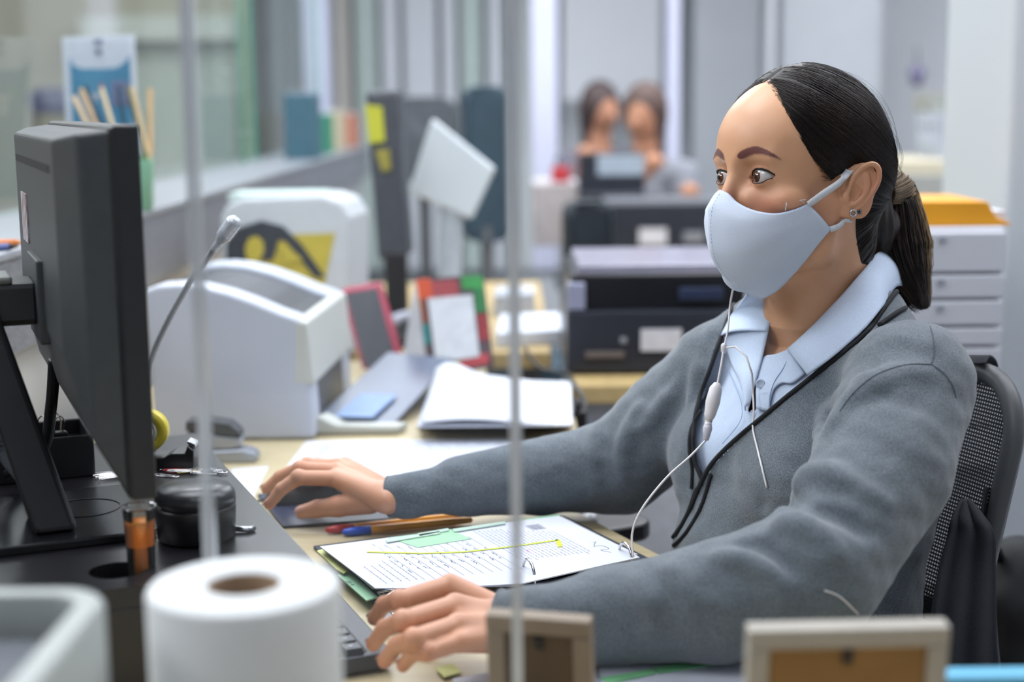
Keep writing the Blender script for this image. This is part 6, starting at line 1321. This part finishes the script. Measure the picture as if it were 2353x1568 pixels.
# ================================================================= her office chair, jacket, bag
t = thing('office_chair', 'black mesh office chair the clerk sits on', 'chair', (*TP(0, -.05, 0)[:2], 0))
def CB(l, z_): # curved backrest surface
    k = (z_-.70)/.27; return TC*np.array([1, 1, 0])+SL*l+SF*(-.152-.26*(z_-.80)+.035*(l/.23)**2)+np.array([0, 0, z_])
Lr, Ll, Zb, Zt = -.25, .145, .66, .948
pts2 = roundrect(Ll-Lr, Zt-Zb, .07, 8, (Ll+Lr)/2, (Zt+Zb)/2)
MB().tube([CB(a, b) for a, b in pts2], .0115, 10, True, flat=1.0).build('back_frame', mat('chair_frame', '55575A', .45, var=.05), t, True)
rows = []
for i in range(25):
    z_ = Zb+(Zt-Zb)*i/24; inset = 0
    dz = min(z_-Zb, Zt-z_); 
    if dz < .07: inset = .07-math.sqrt(max(.07**2-(.07-dz)**2, 0))
    rows.append([tuple(CB(Lr+inset+(Ll-Lr-2*inset)*j/30, z_)) for j in range(31)])
def mesh_material():
    m = bpy.data.materials.new('chair_mesh'); m.use_nodes = True; nt = m.node_tree; N = nt.nodes; L = nt.links; b = N['Principled BSDF']; b.inputs['Base Color'].default_value = (.012, .013, .016, 1); b.inputs['Roughness'].default_value = .6
    at = N.new('ShaderNodeAttribute'); at.attribute_name = 'weave'; sp = N.new('ShaderNodeSeparateXYZ'); L.new(at.outputs['Vector'], sp.inputs[0]); s = []
    for i in (0, 1):
        q = N.new('ShaderNodeMath'); q.operation = 'SINE'; L.new(sp.outputs[i], q.inputs[0]); s.append(q)
    mx = N.new('ShaderNodeMath'); mx.operation = 'MINIMUM'; L.new(s[0].outputs[0], mx.inputs[0]); L.new(s[1].outputs[0], mx.inputs[1])
    gt = N.new('ShaderNodeMath'); gt.operation = 'GREATER_THAN'; gt.inputs[1].default_value = .3; L.new(mx.outputs[0], gt.inputs[0])
    tr = N.new('ShaderNodeBsdfTransparent'); ms = N.new('ShaderNodeMixShader'); L.new(gt.outputs[0], ms.inputs[0]); L.new(b.outputs[0], ms.inputs[1]); L.new(tr.outputs[0], ms.inputs[2]); L.new(ms.outputs[0], N['Material Output'].inputs[0])
    return m
o = MB().grid(rows).build('back_mesh', mesh_material(), t, True)
wv = np.array([[(q@SL)*2*math.pi/.0040, q[2]*2*math.pi/.0040, 0] for q in (np.array(v.co) for v in o.data.vertices)], np.float32)
o.data.attributes.new('weave', 'FLOAT_VECTOR', 'POINT').data.foreach_set('vector', wv.ravel())
m = MB(); m.prism(roundrect(.47, .46, .09, 6), 0, .07); q = MB(); q.add([TP(v[0], v[1]+.06, 0)*np.array([1, 1, 0])+np.array([0, 0, .42+v[2]]) for v in m.v], m.f); q.build('seat', CHN, t, bevel=.015, seg=3)
c = TP(0, .02, 0); MB().tube([(c[0], c[1], .10), (c[0], c[1], .42)], .026, 12).build('column', BPL, t, True); MB().tube([TP(0, -.19, -.33), TP(0, -.22, -.5), (c[0], c[1], .40)], .022, 8).build('back_support', BPL, t, True)
for k in range(5):
    a = k*1.2566+.3; e = np.array([c[0]+.29*math.cos(a), c[1]+.29*math.sin(a), .06]); MB().tube([(c[0], c[1], .10), e], [.026, .016], 8).build('leg', BPL, t, True); MB().lathe([(.005, -.015), (.026, -.014), (.026, .014), (.005, .015)], e-np.array([0, 0, .033]), 14, np.array([[0, 0, 1.], [1, 0, 0], [0, 1, 0]])).build('castor', BPL, t, True)
ap = P(1395, 1226, 1.90); m = MB(); m.prism(roundrect(.25, .075, .03, 6), -.012, .012); RA = np.stack([SF, -SL, np.array([0, 0, 1.])], 1); q = MB(); tip = P(1466, 1228, 1.88); q.add([RA@np.array([v[0], v[1], v[2]])+tip-SF*(-.125)*-1*0+np.array([-.10, -.01, 0]) for v in m.v], m.f); q.build('armrest', BPL, t, bevel=.006, seg=3)
pp = P(1358, 1215, 1.90); MB().tube([pp+np.array([0, 0, .0]), pp+np.array([.03, 0, -.28])], .014, 8).build('armrest_post', mat('post_grey', 'A6A8AC', .4, .4), t, True); MB().tube([P(1355, 1180, 1.90), pp], .010, 8).build('armrest_post', MATS['post_grey'], t, True)
# jacket over the chair
JK = mat('jacket_navy', '1B1F27', .9, var=.08, scale=60, bump=.25, bscale=600)
t = thing('jacket', 'dark navy jacket draped over the near side of her chair', 'jacket', P(2220, 1400, 1.5))
def cloth(name, rows_px, n=22, amp=.003, fr=5.0, ph=0.0):
    rows = []
    for (y, x0, x1, d0, d1) in rows_px:
        rows.append([P(x0+(x1-x0)*j/n, y+(0 if j else 0), d0+(d1-d0)*j/n+amp*math.sin(fr*j/n*math.pi+ph+y*.004)) for j in range(n+1)])
    cols = list(zip(*rows)); rows = list(zip(*[smoothpts(list(c_), 6) for c_ in cols])); return MB().grid([[tuple(p_) for p_ in r] for r in rows]).build(name, JK, t, True, solid=-.003)
cloth('front_panel', [(1150, 2206, 2225, 1.55, 1.56), (1195, 2184, 2262, 1.53, 1.545), (1230, 2176, 2282, 1.525, 1.54), (1300, 2158, 2284, 1.51, 1.54), (1400, 2140, 2286, 1.49, 1.53), (1500, 2128, 2290, 1.48, 1.52), (1620, 2110, 2305, 1.47, 1.51)])
cloth('back_panel', [(1120, 2270, 2284, 1.60, 1.66), (1190, 2258, 2286, 1.585, 1.66), (1300, 2255, 2288, 1.57, 1.66), (1450, 2260, 2292, 1.56, 1.65), (1620, 2270, 2310, 1.55, 1.65)], amp=.003, fr=3)
cloth('shoulder', [(838, 2216, 2262, 1.60, 1.64), (822, 2222, 2275, 1.63, 1.665), (836, 2232, 2292, 1.68, 1.69), (880, 2240, 2300, 1.70, 1.71)], amp=.002, fr=2)
t = thing('bag', 'black bag hanging behind the chair at the right edge', 'bag', P(2330, 1500, 1.9))
Fg = Field(P(2330, 1450, 1.92)-np.array([.14, .14, .22]), P(2330, 1450, 1.92)+np.array([.16, .16, .14]), .006); Fg.ell(P(2335, 1490, 1.92), (.07, .08, .15)); Fg.cone(P(2320, 1400, 1.92), P(2345, 1560, 1.92), .035, .08, .04)
v, f = Fg.nets(); v = v+normals(v, f)*(.004*fbm(v, 40, 5))[:, None]; me = np_mesh('pouch', v, f); me.materials.append(mat('bag_black', '16191D', .7, var=.15, scale=30)); o = bpy.data.objects.new('pouch', me); COL.objects.link(o); o.parent = t; o.matrix_parent_inverse = Matrix.Translation(t.location).inverted()
MB().tube(smoothpts([P(2318, 1370, 1.92), P(2305, 1310, 1.90), P(2290, 1260, 1.86)], 6), .006, 8).build('strap', BPL, t, True)
